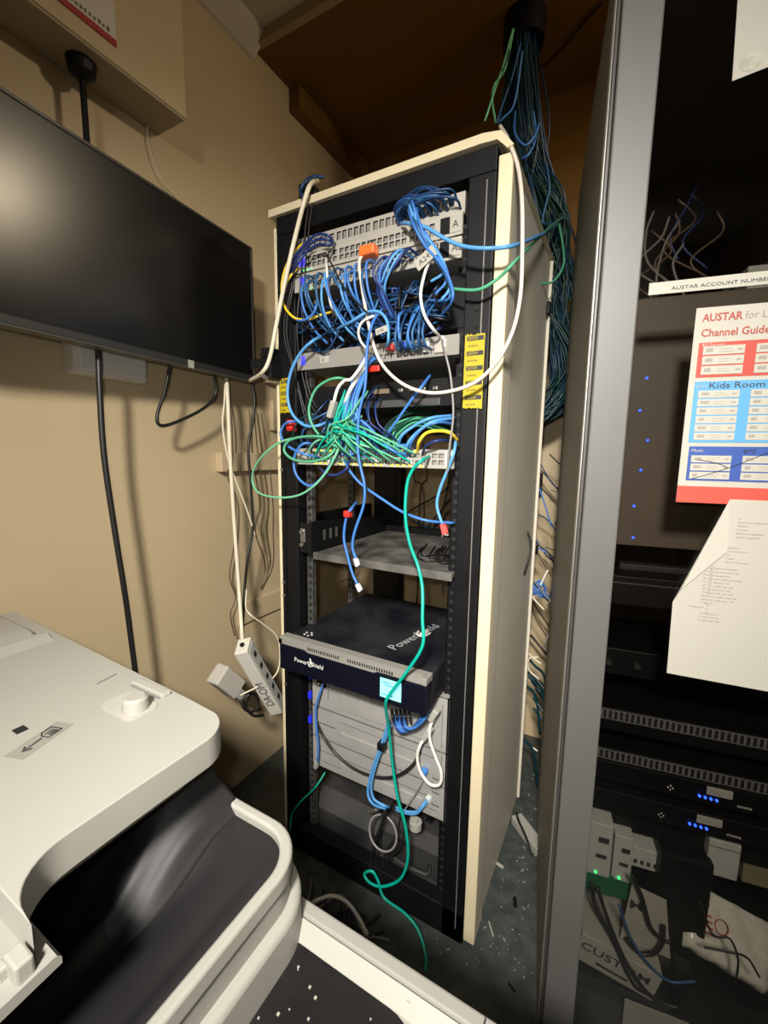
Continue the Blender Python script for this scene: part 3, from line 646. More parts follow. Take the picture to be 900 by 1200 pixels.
# things lying on the shelf
for k in range(9):
    x0 = random.uniform(.34, .42); y0 = random.uniform(.03, .12)
    cable('power_cable', 'thin black cable straggling on the dusty shelf', 'black', .0024, [(x0, y0+.16, .978), (x0+.02, y0+.08, .976), (x0+.06+random.uniform(-.02, .02), y0+.02, .978), (x0+.09, y0+.05+random.uniform(-.03, .03), .976), (.505, y0+.1, .978)], n=6, group='thin black cables on the dusty shelf')
for k in range(5):
    p = at(480+k*4, 612+k*2, z=.985)
    cable('patch_cable', 'short light blue cable end lying at the back of the shelf', 'sky', .0028, [p+Vector((-.03, .06, .004)), p+Vector((0, .02, .006)), p+Vector((.05, -.01, -.004)), p+Vector((.085, -.015, -.006))], group='blue cable ends on the shelf', plug_end=CLEAR)
# low: around the servers
o = cable('patch_cable', 'blue cable with a white plug hanging by the left of the servers', 'blue', .0032, pts3([(379, 800, .0), (375, 812), (370, 832), (371, 855), (373, 875), (372, 893)], -.01)); plug(o, at(371, 893, y=-.01), (-.1, 0, -1), WHITEP, 1.1)
cable('power_cable', 'black cable sagging in a curve across the server fronts', 'black', .0038, pts3([(372, 848, .005), (378, 862), (392, 882), (412, 899), (438, 910), (462, 910), (482, 898), (493, 880, .005)], -.015))
cable('network_cable', 'left light blue cable curving down the lowest server to the ties', 'sky', .0036, pts3([(458, 850, -.03), (450, 870), (441, 895), (435, 920), (438, 936), (450, 944), (456, 946, .0)], -.02))
cable('network_cable', 'right light blue cable running beside its twin down the lowest server', 'sky', .0036, pts3([(456, 844, -.03), (447, 872), (436, 902), (431, 928), (437, 942), (452, 948, .0)], -.026))
p = at(447, 874, y=-.025); tag(obj('cable_tie', B(p.x-.010, p.x+.010, -.034, -.012, p.z-.011, p.z+.011, .004), BLACK), 'black cable tie round two light blue cables', 'tie')
for k in range(2):
    cable('network_cable', 'light blue cable running right along the lowest server to its socket', 'sky', .0036, pts3([(464, 946+3*k, -.005), (476, 951+2*k), (488, 951+2*k), (495, 944+2*k), (501, 937+2*k, .005)], -.015), group='light blue cables at the socket of the lowest server', plug_end=CLEAR)
cable('network_cable', 'thin grey cable from the blue plug down the lower servers', 'grey', .002, pts3([(500, 905, .008), (492, 922), (482, 938), (472, 952, .0)], -.005))
p = at(498, 903, y=.005); tag(obj('cable_boot', B(p.x-.008, p.x+.008, -.006, .010, p.z-.006, p.z+.006, .002), mat('mid_blue_plastic', (.05, .2, .55))), 'small blue plug in the middle right of the lowest servers', 'connector')
o = cable('power_cable', 'white cable hanging in a long narrow loop at the right of the servers', 'white', .0040, pts3([(509, 842, -.01), (504, 852), (504, 868), (510, 886), (517, 905), (515, 919), (504, 919), (493, 905), (489, 888), (492, 874), (500, 862, -.01)], -.03))
for px, py in ((508, 838), (500, 860)):
    p = at(px, py, y=-.02); bm = bmesh.new(); box(bm, -.011, .011, -.008, .008, -.016, .02, .003); bmesh.ops.transform(bm, matrix=Matrix.Translation(p) @ Vector((.55, 0, 1)).to_track_quat('Z', 'Y').to_matrix().to_4x4(), verts=bm.verts); obj('plug', bm, WHITEP, o)
for k in range(5):
    cable('patch_cable', 'blue cable curving out below the screen end of the backup unit', random.choice(['blue', 'blue', 'navy']), .0038, pts3([(461+3*k, 838, .0), (463+3*k, 850), (470+2.5*k, 858-k), (482+2*k, 854-k), (492+2*k, 843-k), (497+2*k, 834-k, .02)], -.03-.004*k), group='blue cables below the backup unit')
for k in range(5):
    cable('power_cable', 'short black cable under the backup unit front', 'black', .0034, pts3([(459+5*k, 832, .0), (460+5*k, 840), (462+5*k, 848, .0)], -.045), group='short black cables under the backup unit')
cable('network_cable', 'green cable curving off the left of the lowest server towards the floor', 'teal', .0026, pts3([(381, 905, .03), (370, 922), (352, 940), (342, 955), (340, 975, -.02)], .0))
bm = bmesh.new(); c = at(451, 972, y=.0)
cable('power_cable', 'thin grey cable coiled in a ring in front of the battery unit', 'grey', .0030, [(c.x+.042*math.cos(a), -.012+.01*math.sin(a), c.z+.045*math.sin(a)) for a in [1.9+k*math.pi/6 for k in range(12)]])
for k, P in enumerate(([(452, 950), (446, 968), (438, 990), (433, 1020)], [(470, 955), (464, 980), (452, 1000), (445, 1030)], [(476, 960), (470, 990), (458, 1004), (446, 1020)])):
    cable('power_cable', 'black wire dropping from the ties under the servers', 'black', .0030, pts3(P, .0), group='black wires under the servers')
bm = bmesh.new(); p = at(487, 965, y=.02); cyl(bm, (p.x, .02, p.z-.012), (p.x, .02, p.z+.006), .017, n=20); cyl(bm, (p.x-.004, .02, p.z+.006), (p.x-.004, .02, p.z+.014), .011, n=16)
tag(obj('socket_adapter', bm, WHITEP, smooth=True), 'small white round adapter under the lowest server', 'adapter')
p = at(437, 950, y=.0); bm = bmesh.new(); cyl(bm, (p.x-.012, -.0, p.z-.008), (p.x+.012, .0, p.z+.008), .006, n=10); cyl(bm, (p.x+.012, 0, p.z+.008), (p.x+.018, .0, p.z+.012), .004, n=10)
tag(obj('coaxial_plug', bm, ZINC), 'metal plug dangling below the lowest server', 'plug')
cable('power_cable', 'white cable arching on the floor beneath the rack front', 'white', .0048, [at(360, 1062, z=.03), at(374, 1054, z=.05), at(390, 1050, z=.06), at(406, 1057, z=.05), at(419, 1073, z=.03), at(431, 1096, z=.008)])
for k in range(9):
    a = random.uniform(0, 1)
    cable('power_cable', 'black cable lying on the floor under the front of the rack', random.choice(['black', 'black', 'grey']), .003, [(.02+a*.3, -.05-random.uniform(0, .1), .006), (.06+a*.35, -.08-random.uniform(0, .1), .004+.03*random.random()), (.12+a*.3, -.05-random.uniform(0, .1), .006), (.2+a*.25, -.03-random.uniform(0, .1), .006)], n=6, group='black cables on the floor under the rack')

# ------------------------------------------------------------------ left-hand wall cords
def cabx(name, lab, c, r, P, x, **k): return cable(name, lab, c, r, [at(p[0], p[1], x=p[2] if len(p) > 2 else x) for p in P], **k)
cabx('power_cable', 'thick black cable hanging from the screen down behind the copier', 'black', .0068, [(112, 385, -.2), (115, 410), (117, 460), (122, 535), (135, 625), (147, 700), (155, 760), (160, 800), (163, 850, -.22)], -.20)
cabx('power_cable', 'black cable making a sharp loop beneath the screen', 'black', .0045, [(200, 415, -.21), (198, 435), (192, 462), (184, 488), (190, 499), (215, 491), (242, 476), (253, 460), (251, 438, -.21)], -.22)
cabx('power_cable', 'thick white cable hanging from the screen to the power strip', 'cream', .0060, [(265, 430, -.24), (267, 470), (270, 540), (275, 620), (280, 690, -.18), (283, 735, -.13), (284, 755, -.125)], -.2)
cabx('power_cable', 'thin white cable twisting beside the thick white one', 'cream', .0028, [(264, 440, -.24), (263, 470), (261, 500), (268, 540), (281, 575), (292, 605), (299, 628, -.2)], -.2)
cabx('power_cable', 'black cable hanging from the right corner of the screen', 'black', .0045, [(293, 440, -.22), (298, 465), (297, 490), (291, 525), (294, 570), (296, 620), (290, 655), (286, 700), (284, 748, -.14)], -.2)
cabx('power_cable', 'thin brown cable winding behind the white wall cords', 'brown', .0022, [(266, 450, -.3), (272, 500), (272, 545), (266, 555), (276, 590), (274, 640), (269, 675), (276, 700), (270, 720), (275, 745)], -.3)
cabx('power_cable', 'thin white cable looping past the power strip to the adapter', 'cream', .0026, [(289, 690, -.2), (288, 710, -.16), (293, 720, -.12), (308, 731, -.11), (324, 745, -.1), (328, 765, -.1), (326, 785, -.1), (316, 798, -.1), (300, 806, -.1), (281, 815, -.13)], -.1)
for k in range(4):  # mostly cord shadows on the wall, modelled as thin tan and brown strands
    cabx('power_cable', 'thin tan strand mostly standing in for cord shadows on the wall beside the rack', 'tan' if k % 2 else 'brown', .0016, [(292+4*k, 480, -.31), (296+6*k, 540), (304+5*k, 590), (298+7*k, 620), (310+3*k, 660), (306, 690)], -.318, group='strands mostly standing in for cord shadows beside the rack')
cabx('aerial_cable', 'thin tan wire on the wall above the screen', 'cream', .0018, [(172, 140), (174, 165), (180, 190), (190, 212), (205, 230)], -.32)
# power strip (white long box) and wall adapter
def obox(bm, o, a, b, c, bev=.002):
    # box from corner o with edge vectors a,b,c
    M = Matrix((a, b, c)).transposed(); g = bmesh.new(); L = [Vector(v).length for v in (a, b, c)]
    box(g, 0, L[0], 0, L[1], 0, L[2], bev)
    R = Matrix([Vector(v).normalized() for v in (a, b, c)]).transposed().to_4x4()
    bmesh.ops.transform(g, matrix=Matrix.Translation(o) @ R, verts=g.verts)
    me = bpy.data.meshes.new('tmp'); g.to_mesh(me); g.free(); bm.from_mesh(me); bpy.data.meshes.remove(me)
    return bm
t = thing('power_strip', 'white power strip with handwriting hanging beside the left of the rack', 'power strip', at(290, 790, x=-.12))
o_ = at(274, 767, x=-.11); a_ = at(317, 839, x=-.11)-o_
wv = Vector((.035, .0187, .0097)); wv = (wv-a_*wv.dot(a_)/a_.length_squared).normalized()*.0408
bv = a_.cross(wv).normalized()
if bv.x > 0: bv = -bv
bv *= .058
# turn the bar so its narrow written face looks at the room
obj('housing', obox(bmesh.new(), o_, a_, wv, bv, .003), mat('strip_white', (.66, .63, .56), .4), t)
g = bmesh.new(); obox(g, o_+wv*1.01+a_*.04+bv*.12, a_*.92, wv*.03, bv*.76, .0005); obj('socket_face', g, mat('pale_grey_plastic', (.58, .58, .55), .35), t)
g = bmesh.new()
for k in range(5): obox(g, o_+wv*1.04+a_*(.12+.17*k)+bv*.35, a_*.05, wv*.03, bv*.3, .0003)
obj('socket', g, DBLACK, t)
g = bmesh.new(); cyl(g, o_+bv*.5+wv*.5+a_*.004, o_+bv*.5+wv*.5-a_.normalized()*.006, .007, n=12); obj('cable_inlet', g, BLACK, t)
# handwriting on the front face, as raised strokes
axx, axw, axn = a_.normalized(), wv.normalized(), -bv.normalized()
c = bpy.data.curves.new('lettering', 'FONT'); c.body = 'DA-OM'; c.size = .036; c.extrude = .0002
tt = bpy.data.objects.new('lettering', c); COL.objects.link(tt); me = bpy.data.meshes.new_from_object(tt.evaluated_get(bpy.context.evaluated_depsgraph_get())); bpy.data.objects.remove(tt)
R = Matrix((-axx, -axw, axn)).transposed().to_4x4()
if R.determinant() < 0: R = Matrix((-axx, axw, axn)).transposed().to_4x4()
me.materials.clear(); me.transform(Matrix.Translation(o_+a_*.84+wv*.82+axn*.0008) @ R); link('lettering', me, INK, t)
t = thing('power_adapter', 'grey white cube power adapter plugged behind the power strip', 'power adapter', at(275, 805, x=-.2))
o_ = at(254, 803, x=-.16); g = bmesh.new()
av = at(276, 820, x=-.16)-o_; wv2 = at(264, 777, x=-.16)-o_
wv2 = (wv2-av*wv2.dot(av)/av.length_squared); cv = av.cross(wv2).normalized()*.05
if cv.x > 0: cv = -cv
obj('body', obox(g, o_, av, wv2, cv, .004), mat('adapter_white', (.48, .45, .40), .45), t)
g = bmesh.new(); obox(g, o_+av*.95+wv2*.1, av*.5, wv2*.5, cv*.5, .003); obj('plug_base', g, WHITEP, t)
cabx('power_cable', 'black cable looped in a small coil under the power strip', 'black', .0045, [(282, 820, -.14), (286, 830), (295, 834), (303, 828), (300, 815), (290, 812), (286, 824), (296, 838), (308, 838, -.14)], -.13)

# ================================================================== TELEVISION
L = .78
e = Vector((-.0877, .996, 0)).normalized(); pr = Vector((-.2, .107, 1.472)); base = pr-e*(L/2)
tv = thing('television', 'large black flat screen mounted on the left wall', 'television', base, math.atan2(e.y, e.x))
h = L/2; HT = .398
obj('housing', B(-h, h, .0, .030, 0, HT, .003), BLACK, tv, False)
obj('back_cover', B(-h+.08, h-.1, .03, .055, .04, HT-.06, .006), BLACK, tv, False)
bm = bmesh.new()
for a in ((-h, h, 0, .016), (-h, h, HT-.007, HT)): box(bm, a[0], a[1], -.004, .001, a[2], a[3], .001)
for a in ((-h, -h+.007), (h-.007, h)): box(bm, a[0], a[1], -.004, .001, .016, HT-.007, .001)
obj('bezel', bm, mat('tv_bezel', (.030, .029, .027), .35), tv, False)
obj('screen', B(-h+.007, h-.007, -.0015, .0005, .016, HT-.007), mat('tv_screen', (.006, .006, .006), .27, spec=.6), tv, False)
obj('bottom_edge', B(-h+.002, h-.002, -.003, .029, -.003, .0005, .001), mat('tv_underside', (.075, .07, .06), .4), tv, False)
obj('wall_bracket', B(-.08, .08, .055, .13, .1, .3, .003), BLACK, tv, False)
p = at(170, 409, x=-.17)
obj('white_sticker', B(.128, .146, -.0052, -.004, -.004, .016), PAPER, tv, False)
obj('standby_light', B(h-.018, h-.014, -.0055, -.004, .003, .006), LOGO, tv, False)
# white plastic box on the wall under the tv
pa, pb = at(86, 398, x=-.27), at(176, 452, x=-.27)
t = thing('junction_box', 'pale grey plastic box on the wall half hidden by the screen', 'box', (XW, (pa.y+pb.y)/2, pb.z))
obj('cover', B(XW, -.272, pa.y, pb.y, at(176, 455, x=-.27).z+.012, 1.60, .010, seg=3), mat('pale_box_plastic', (.56, .52, .46), .5), t)
obj('front_lip', B(-.275, -.268, pa.y+.01, pb.y-.01, at(176, 455, x=-.27).z+.02, 1.55, .003), mat('pale_box_plastic2', (.62, .58, .52), .5), t)

# ================================================================== COPIER
cp = thing('photocopier', 'white office copier with black output tray, bottom left of the room', 'photocopier', (.12, -.85, 0))
# lower body
obj('body', B(-.26, .50, -1.35, -.565, .02, .66, .01), WARMG, cp)
obj('caster_base', B(-.22, .46, -1.30, -.6, .0, .03, .004), BLACK, cp)
# neck carrying the scanner
obj('scanner_neck', B(-.26, .30, -1.30, -.575, .66, .845, .006), mat('copier_inner_black', (.010, .010, .012), .5), cp)
# output basin rim in three layers
def ring(outer, inner, z0, z1, zo=None):
    bm = bmesh.new(); n = len(outer)
    vo1 = [bm.verts.new((*p, z1)) for p in outer]; vi1 = [bm.verts.new((*p, z1)) for p in inner]
    vo0 = [bm.verts.new((*p, z0)) for p in outer]; vi0 = [bm.verts.new((*p, z0)) for p in inner]
    for i in range(n):
        j = (i+1) % n
        bm.faces.new((vo1[i], vo1[j], vi1[j], vi1[i])); bm.faces.new((vo0[i], vo0[j], vo1[j], vo1[i])); bm.faces.new((vi0[i], vi0[j], vi1[j], vi1[i])); bm.faces.new((vo0[i], vo0[j], vi0[j], vi0[i]))
    return bm
def RR(d, r): return rrect(-.2-d, .545+d, -1.33-d, -.547+d, r, 10)
bm = ring(RR(0, .060), RR(-.014, .050), .744, .768)
r_ = obj('tray_rim', bm, WHITEP, cp, smooth=True); md = r_.modifiers.new('bevel', 'BEVEL'); md.width = .004; md.segments = 3; md.limit_method = 'ANGLE'
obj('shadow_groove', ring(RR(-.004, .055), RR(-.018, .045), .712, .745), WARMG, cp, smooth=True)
r_ = obj('side_shell', ring(RR(.010, .070), RR(-.018, .045), .600, .713), WHITEP, cp, smooth=True); md = r_.modifiers.new('bevel', 'BEVEL'); md.width = .008; md.segments = 3; md.limit_method = 'ANGLE'
# black basin: smooth dished surface rising towards the neck
def sst(a, b, v):
    t_ = min(1, max(0, (v-a)/(b-a))); return t_*t_*(3-2*t_)
def basin(x, y):
    back = sst(-.74, -.585, y)
    z = .762-.030*sst(.515, .40, x)*(1-back)-.012*sst(.525, .50, x)*(1-back*.5)
    z += .014*math.exp(-((x-.368-.02*(1-back))/.012)**2)*sst(-.84, -.70, y)
    z -= .040*sst(.360, .325, x)*(1-back*.6)
    z -= .016*math.exp(-((x-.425)/.035)**2-((y+.655)/.05)**2)
    return z-.10*sst(-.80, -.90, y)*sst(.50, .36, x)
def shoulder(x):
    P = ((.0, .830), (.305, .828), (.335, .819), (.36, .803), (.38, .789), (.40, .777), (.425, .768), (.6, .765))
    for a, b in zip(P, P[1:]):
        if a[0] <= x <= b[0]: return a[1]+(b[1]-a[1])*(x-a[0])/(b[0]-a[0])
def grid(NX, NY, X, Y, f):
    bm = bmesh.new(); V = [[bm.verts.new(f(X[0]+(X[1]-X[0])*i/NX, Y[0]+(Y[1]-Y[0])*j/NY)) for i in range(NX+1)] for j in range(NY+1)]
    for j in range(NY):
        for i in range(NX): bm.faces.new((V[j][i], V[j][i+1], V[j+1][i+1], V[j+1][i])).smooth = True
    return bm
def bf(x, y):
    cx_, cy_ = .483, -.609
    if x > cx_ and y > cy_:
        dx_, dy_ = x-cx_, y-cy_; rr_ = max(abs(dx_)/.05, abs(dy_)/.05); n_ = math.hypot(dx_/.05, dy_/.05)
        if n_ > 0: x = cx_+dx_*rr_/n_; y = cy_+dy_*rr_/n_
    return (x, y, basin(x, y))
b_ = obj('output_tray', grid(46, 60, (.26, .533), (-1.32, -.559), bf), TRAYB, cp); b_.modifiers.new('thickness', 'SOLIDIFY').thickness = .004
def sf(x, y):
    k = sst(-.72, -.585, y)*sst(.426, .405, x); return (x, y, basin(x, y)*(1-k)+max(shoulder(x), .7)*k+(.0008 if k > 0 else -.002))
b_ = obj('tray_shoulder', grid(40, 36, (.22, .426), (-.73, -.5510), sf), TRAYB, cp); md = b_.modifiers.new('thickness', 'SOLIDIFY'); md.thickness = .012; md.offset = -1
# scanner lid / document feeder (top view outline with a concave turn towards the front)
def arc(cx, cy, r, a0, a1, n=8): return [(cx+r*math.cos(math.radians(a0+(a1-a0)*k/n)), cy+r*math.sin(math.radians(a0+(a1-a0)*k/n))) for k in range(n+1)]
out = [(-.28, -.535)] + [(.338, -.560)] + arc(.385, -.610, .047, 80, 5, 8) + [(.430, -.70)] + arc(.480, -.758, .050, 180, 258, 8) + [(.492, -.8095), (-.28, -.8105)]
bm = prism(bmesh.new(), out, 'z', .862, .900)
l_ = obj('document_lid', bm, WHITEP, cp, smooth=True); md = l_.modifiers.new('bevel', 'BEVEL'); md.width = .0035; md.segments = 3; md.limit_method = 'ANGLE'; md.angle_limit = math.radians(50)
obj('lid_underside', prism(bmesh.new(), [(-.26, -.56), (.33, -.58), (.40, -.62), (.40, -.79), (-.26, -.80)], 'z', .832, .863), WARMG, cp)
# feeder hump on the far left
bm = prism(bmesh.new(), [(-.275, .898), (-.275, .914), (-.13, .914), (-.095, .911), (-.075, .898)], 'y', -.808, -.572)
h_ = obj('feeder_hump', bm, WARMG, cp, smooth=True); md = h_.modifiers.new('bevel', 'BEVEL'); md.width = .006; md.segments = 3
obj('feeder_ridge', prism(bmesh.new(), [(-.090, .899), (-.080, .908), (-.068, .908), (-.035, .899)], 'y', -.808, -.562), WHITEP, cp)
# lid details: rear slot bar, thumb notch, bump, label
p0, p1 = at(160, 797, z=.903), at(198, 812, z=.903)
obj('rear_bar', B(p0.x, p1.x+.002, -.580, -.566, .899, .906, .002), WHITEP, cp)
obj('bar_slot', B(p0.x+.004, p1.x-.002, -.5835, -.5800, .8995, .9015), mat('slot_grey', (.2, .19, .17)), cp)
c = at(159, 826, z=.906)
bm = bmesh.new(); cyl(bm, (c.x, c.y, .899), (c.x, c.y, .916), .017, .0155, 28); cyl(bm, (c.x, c.y, .916), (c.x, c.y, .919), .0155, .012, 28)
obj('release_button', bm, WHITEP, cp, smooth=True)
bm = bmesh.new(); prism(bm, rrect(c.x-.052, c.x+.022, c.y-.022, c.y+.022, .012, 5), 'z', .899, .9012); obj('button_surround', bm, mat('off_white_inset', (.40, .385, .335), .5), cp)
p0, p1 = at(116, 800, z=.901), at(137, 789, z=.901)
bm = bmesh.new(); prism(bm, [(p0.x-.002, p0.y-.002), (p0.x+.002, p0.y-.004), (p1.x+.002, p1.y-.002), (p1.x-.002, p1.y)], 'z', .8995, .9008); obj('paper_mark', bm, mat('slot_grey', (.2, .19, .17)), cp)
p = at(24, 855, z=.901); obj('sensor_window', B(p.x-.008, p.x+.006, p.y-.006, p.y+.006, .8995, .9010), DBLACK, cp)
d0 = at(20, 885, z=.9012); d1 = at(72, 850, z=.9012); dv = (d1-d0); dl = dv.length; dv.normalize(); ang = math.atan2(dv.y, dv.x)
lb = bpy.data.objects.new('instruction_label', None); COL.objects.link(lb)
bpy.data.objects.remove(lb)
def lp(a, b): n_ = Vector((-dv.y, dv.x, 0)); q = d0+dv*a+n_*b; return (q.x, q.y)
bm = prism(bmesh.new(), [lp(-.004, -.012), lp(dl+.006, -.012), lp(dl+.006, .014), lp(-.004, .014)], 'z', .8995, .9006)
lab_ = obj('instruction_label', bm, mat('label_grey', (.26, .25, .215), .5), cp)
bm = bmesh.new(); zz = .9010
def st(a, b): tube(bm, [(*lp(*a), zz), (*lp(*b), zz)], .0008, 5, 1)
st((.006, 0), (.030, .001)); st((.006, 0), (.013, .005)); st((.006, 0), (.013, -.005))
for a, b in (((.042, -.006), (.042, .005)), ((.042, .005), (.048, .010)), ((.048, .010), (.064, .010)), ((.064, .010), (.064, -.006)), ((.064, -.006), (.042, -.006)), ((.047, .004), (.060, .004)), ((.047, .000), (.060, .000)), ((.047, -.003), (.060, -.003))):
    st((a[0]*dl/.07, a[1]), (b[0]*dl/.07, b[1]))
obj('arrow_symbol', bm, INK, lab_)
# front control area
bm = prism(bmesh.new(), [(-.797, .858), (-.797, .864), (-.80, .868), (-.93, .858), (-1.02, .85), (-1.02, .842), (-.93, .848)], 'x', -.28, .502)
k_ = obj('control_panel', bm, WARMG, cp, smooth=True)
obj('touch_screen', prism(bmesh.new(), [(-.832, .860), (-.832, .8665), (-.92, .8600), (-.92, .8560)], 'x', .10, .44), DBLACK, cp)
bm = bmesh.new(); p = at(36, 1090, z=.893); box(bm, p.x-.010, p.x+.010, -.824, -.812, .862, .882, .002); box(bm, p.x-.014, p.x-.004, -.830, -.822, .862, .876, .002)
obj('hinge_clip', bm, WHITEP, cp)
# side deck (bypass) right of the copier
dk = obj('paper_deck', prism(bmesh.new(), rrect(.50, .93, -1.2, -.548, .02, 5), 'z', .60, .640), WHITEP, cp)
def edge(x0, x1, y0, y1, z0, z1, n, m, bv=.003): return obj(n, B(x0, x1, y0, y1, z0, z1, bv), m, cp)
edge(.51, .93, -.563, -.546, .620, .674, 'deck_rear_edge', WARMG)
edge(.51, .93, -.566, -.563, .620, .668, 'deck_groove', mat('slot_grey2', (.28, .26, .22)), .0005)
bm = prism(bmesh.new(), [(-.566, .673), (-.566, .64), (-.59, .64), (-.582, .660)], 'x', .52, .93); obj('deck_bevel', bm, WHITEP, cp)
obj('deck_surface', prism(bmesh.new(), rrect(.50, .722, -1.15, -.5825, .045, 8, (1, 0, 0, 1)), 'z', .6405, .660), mat('speckled_black', (.014, .013, .013), .35, var=.3, scale=30), cp)
obj('deck_rim', B(.66, .93, -1.2, -.566, .600, .6585, .003), WHITEP, cp)
obj('deck_seam', B(.770, .7715, -1.2, -.55, .6642, .6768), INK, cp)
obj('deck_body', B(.50, .92, -1.2, -.56, .02, .60, .005), WARMG, cp)
random.seed(5)
bm = bmesh.new()
for k in range(34):
    x, y = random.uniform(.56, .71), random.uniform(-.78, -.60); s = random.uniform(.0006, .0016); box(bm, x-s, x+s, y-s, y+s, .6600, .6612)
o = tag(obj('crumb', bm, PAPER), 'white crumbs scattered on the black deck of the copier', 'crumbs'); o['kind'] = 'stuff'
p = at(484, 1163, z=.668)
tag(obj('paper_scrap', B(p.x-.003, p.x+.002, p.y-.010, p.y+.016, .6705, .6715), PAPER), 'thin white sliver lying on the copier deck border', 'scrap').location = (0, 0, -.003)

# ================================================================== FLOOR DEBRIS
random.seed(11)
bm = bmesh.new()
for k in range(200):
    x = random.uniform(.45, .80); y = random.uniform(-.3, .9); s = random.uniform(.0006, .0026)*random.choice([.6, 1, 1])
    if y > -.0 and x < .625: x = .63+random.uniform(0, .13)
    a = random.uniform(0, 3); l = s*random.choice([1, 1, 3])
    prism(bm, [(x+l*math.cos(a), y+l*math.sin(a)), (x-s*math.sin(a), y+s*math.cos(a)), (x-l*math.cos(a), y-l*math.sin(a)), (x+s*math.sin(a), y-s*math.cos(a))], 'z', .0, .002)
o = tag(obj('floor_litter', bm, mat('pale_chip', (.24, .25, .21), .6)), 'pale chips and dust scattered over the grey green floor', 'litter'); o['kind'] = 'stuff'
def stick(lab, a, b, r, m, cat='scrap', name='cable_offcut', z=.004):
    p, q = at(*a, z=z), at(*b, z=z); tag(obj(name, cyl(bmesh.new(), p, q, r, n=8), m), lab, cat)
stick('white cable offcut on the floor beside the rack', (580, 1010), (590, 1017), .005, WHITEP, z=.006)
stick('black screw on the floor between rack and cabinet', (603, 1052), (604, 1062), .005, BLACK, name='screw', z=.005)
stick('thin pale straw on the floor near the rack corner', (573, 1080), (578, 1097), .002, PAPER, z=.003)
stick('thin black piece on the floor low by the cabinet', (596, 1152), (603, 1162), .0025, BLACK, z=.004)
# white flat lead / power strip lying on the floor behind
t = thing('power_board', 'white power board lying on the floor in the gap behind the rack', 'power strip', (.66, .55, 0))
a, b = at(599, 960, z=.02), at(628, 1000, z=.02); d = (b-a); dn = d.normalized(); sd = Vector((-dn.y, dn.x, 0))*.04
obj('housing', obox(bmesh.new(), a-Vector((0, 0, .015)), d, sd, Vector((0, 0, .03)), .003), WHITEP, t)
obj('cable', tube(bmesh.new(), [a+sd*.5+Vector((0, 0, .02)), a+d*.3+Vector((0, 0, .03)), a+d*.7-sd*.2+Vector((0, 0, .02)), b-sd*.4], .004, 7), cm('black'), t)

# ================================================================== CEILING BUNDLE
random.seed(3)
t = thing('cable_gland', 'round black cable duct end in the wooden boxing above the rack', 'duct', (.505, .56, 2.50))
gg = at(614, 40, z=2.53); GX, GY = gg.x, gg.y
bm = bmesh.new(); n = 28
obj('duct_ring', ring([(GX+.062*math.cos(2*math.pi*k/n), GY+.062*math.sin(2*math.pi*k/n)) for k in range(n)], [(GX+.05*math.cos(2*math.pi*k/n), GY+.05*math.sin(2*math.pi*k/n)) for k in range(n)], 2.50, 2.5735), BLACK, t, smooth=True)
for k in range(120):
    a = random.uniform(0, 2*math.pi); r = .046*math.sqrt(random.random())
    s0 = Vector((GX+r*math.cos(a), GY+r*math.sin(a), 2.56)); sp = random.uniform(0, 1)
    m1 = Vector((GX+.01+r*1.2*math.cos(a)+random.uniform(-.03, .03), GY+.03+r*math.sin(a), 2.25))
    m2 = Vector((.562+random.uniform(-.06, .07), .63+random.uniform(-.03, .08), 2.02+random.uniform(-.05, .05)))
    m3 = Vector((.615+random.uniform(-.075, .06), .66+random.uniform(-.03, .1), 1.8+random.uniform(-.05, .05)))
    m4 = Vector((.662+random.uniform(-.06, .035), .68+random.uniform(-.03, .1), 1.58)); m5 = Vector((.645+random.uniform(-.035, .02), .66+random.uniform(-.03, .1), 1.45+random.uniform(-.05, .05)))
    m6 = Vector((.54+random.uniform(-.05, .03), .62+random.uniform(0, .05), 1.36+random.uniform(-.06, .06)))
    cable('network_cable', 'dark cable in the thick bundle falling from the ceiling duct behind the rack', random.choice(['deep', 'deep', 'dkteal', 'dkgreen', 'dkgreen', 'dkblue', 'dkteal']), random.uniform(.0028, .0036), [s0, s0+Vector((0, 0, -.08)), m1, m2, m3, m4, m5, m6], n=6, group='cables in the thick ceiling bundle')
for k, (c, P) in enumerate((('mint', [(601, 34, .50), (590, 75, .50), (580, 105, .45), (572, 130, .4), (568, 142, .4)]), ('mint', [(602, 34, .52), (592, 80, .5), (579, 100, .48), (577, 120, .46), (581, 144, .46)]), ('steel', [(610, 50, .5), (600, 90, .5), (588, 125, .48), (583, 142, .45)]),
                            ('blue', [(612, 60, .48), (603, 120, .5), (590, 138, .5), (583, 144, .5)]), ('blue', [(604, 130, .55), (603, 155, .5), (615, 170, .5), (626, 160, .52), (632, 145, .55)]), ('blue', [(625, 130, .55), (628, 160, .55), (620, 180, .5), (611, 186, .5)]), ('steel', [(640, 190, .6), (644, 220, .6), (640, 238, .6), (636, 260, .6), (648, 262, .62)]))):
    cable('network_cable', ('pale green', 'pale green', 'grey blue', 'blue', 'blue', 'blue', 'grey blue')[k]+' strand standing loose from the ceiling bundle, '+('outermost on the left', 'second from the left', 'ending at the rack top', 'curling to the rack top', 'in a wide hook', 'bending left low down', 'in a small loop lower right')[k], c, .0030, pts3(P, .5))
cable('network_cable', 'green strand looping low beside the rack side from the bundle', 'green', .003, pts3([(655, 262, .58), (660, 290, .55), (660, 312, .5), (648, 330, .45), (630, 332, .40)], .5))
cable('power_cable', 'thin black wire running on the wood to the upper right', 'black', .003, [at(706, 3, z=2.568), at(680, 32, z=2.568), at(655, 62, z=2.568), at(632, 80, z=2.568), at(620, 60, z=2.55)])
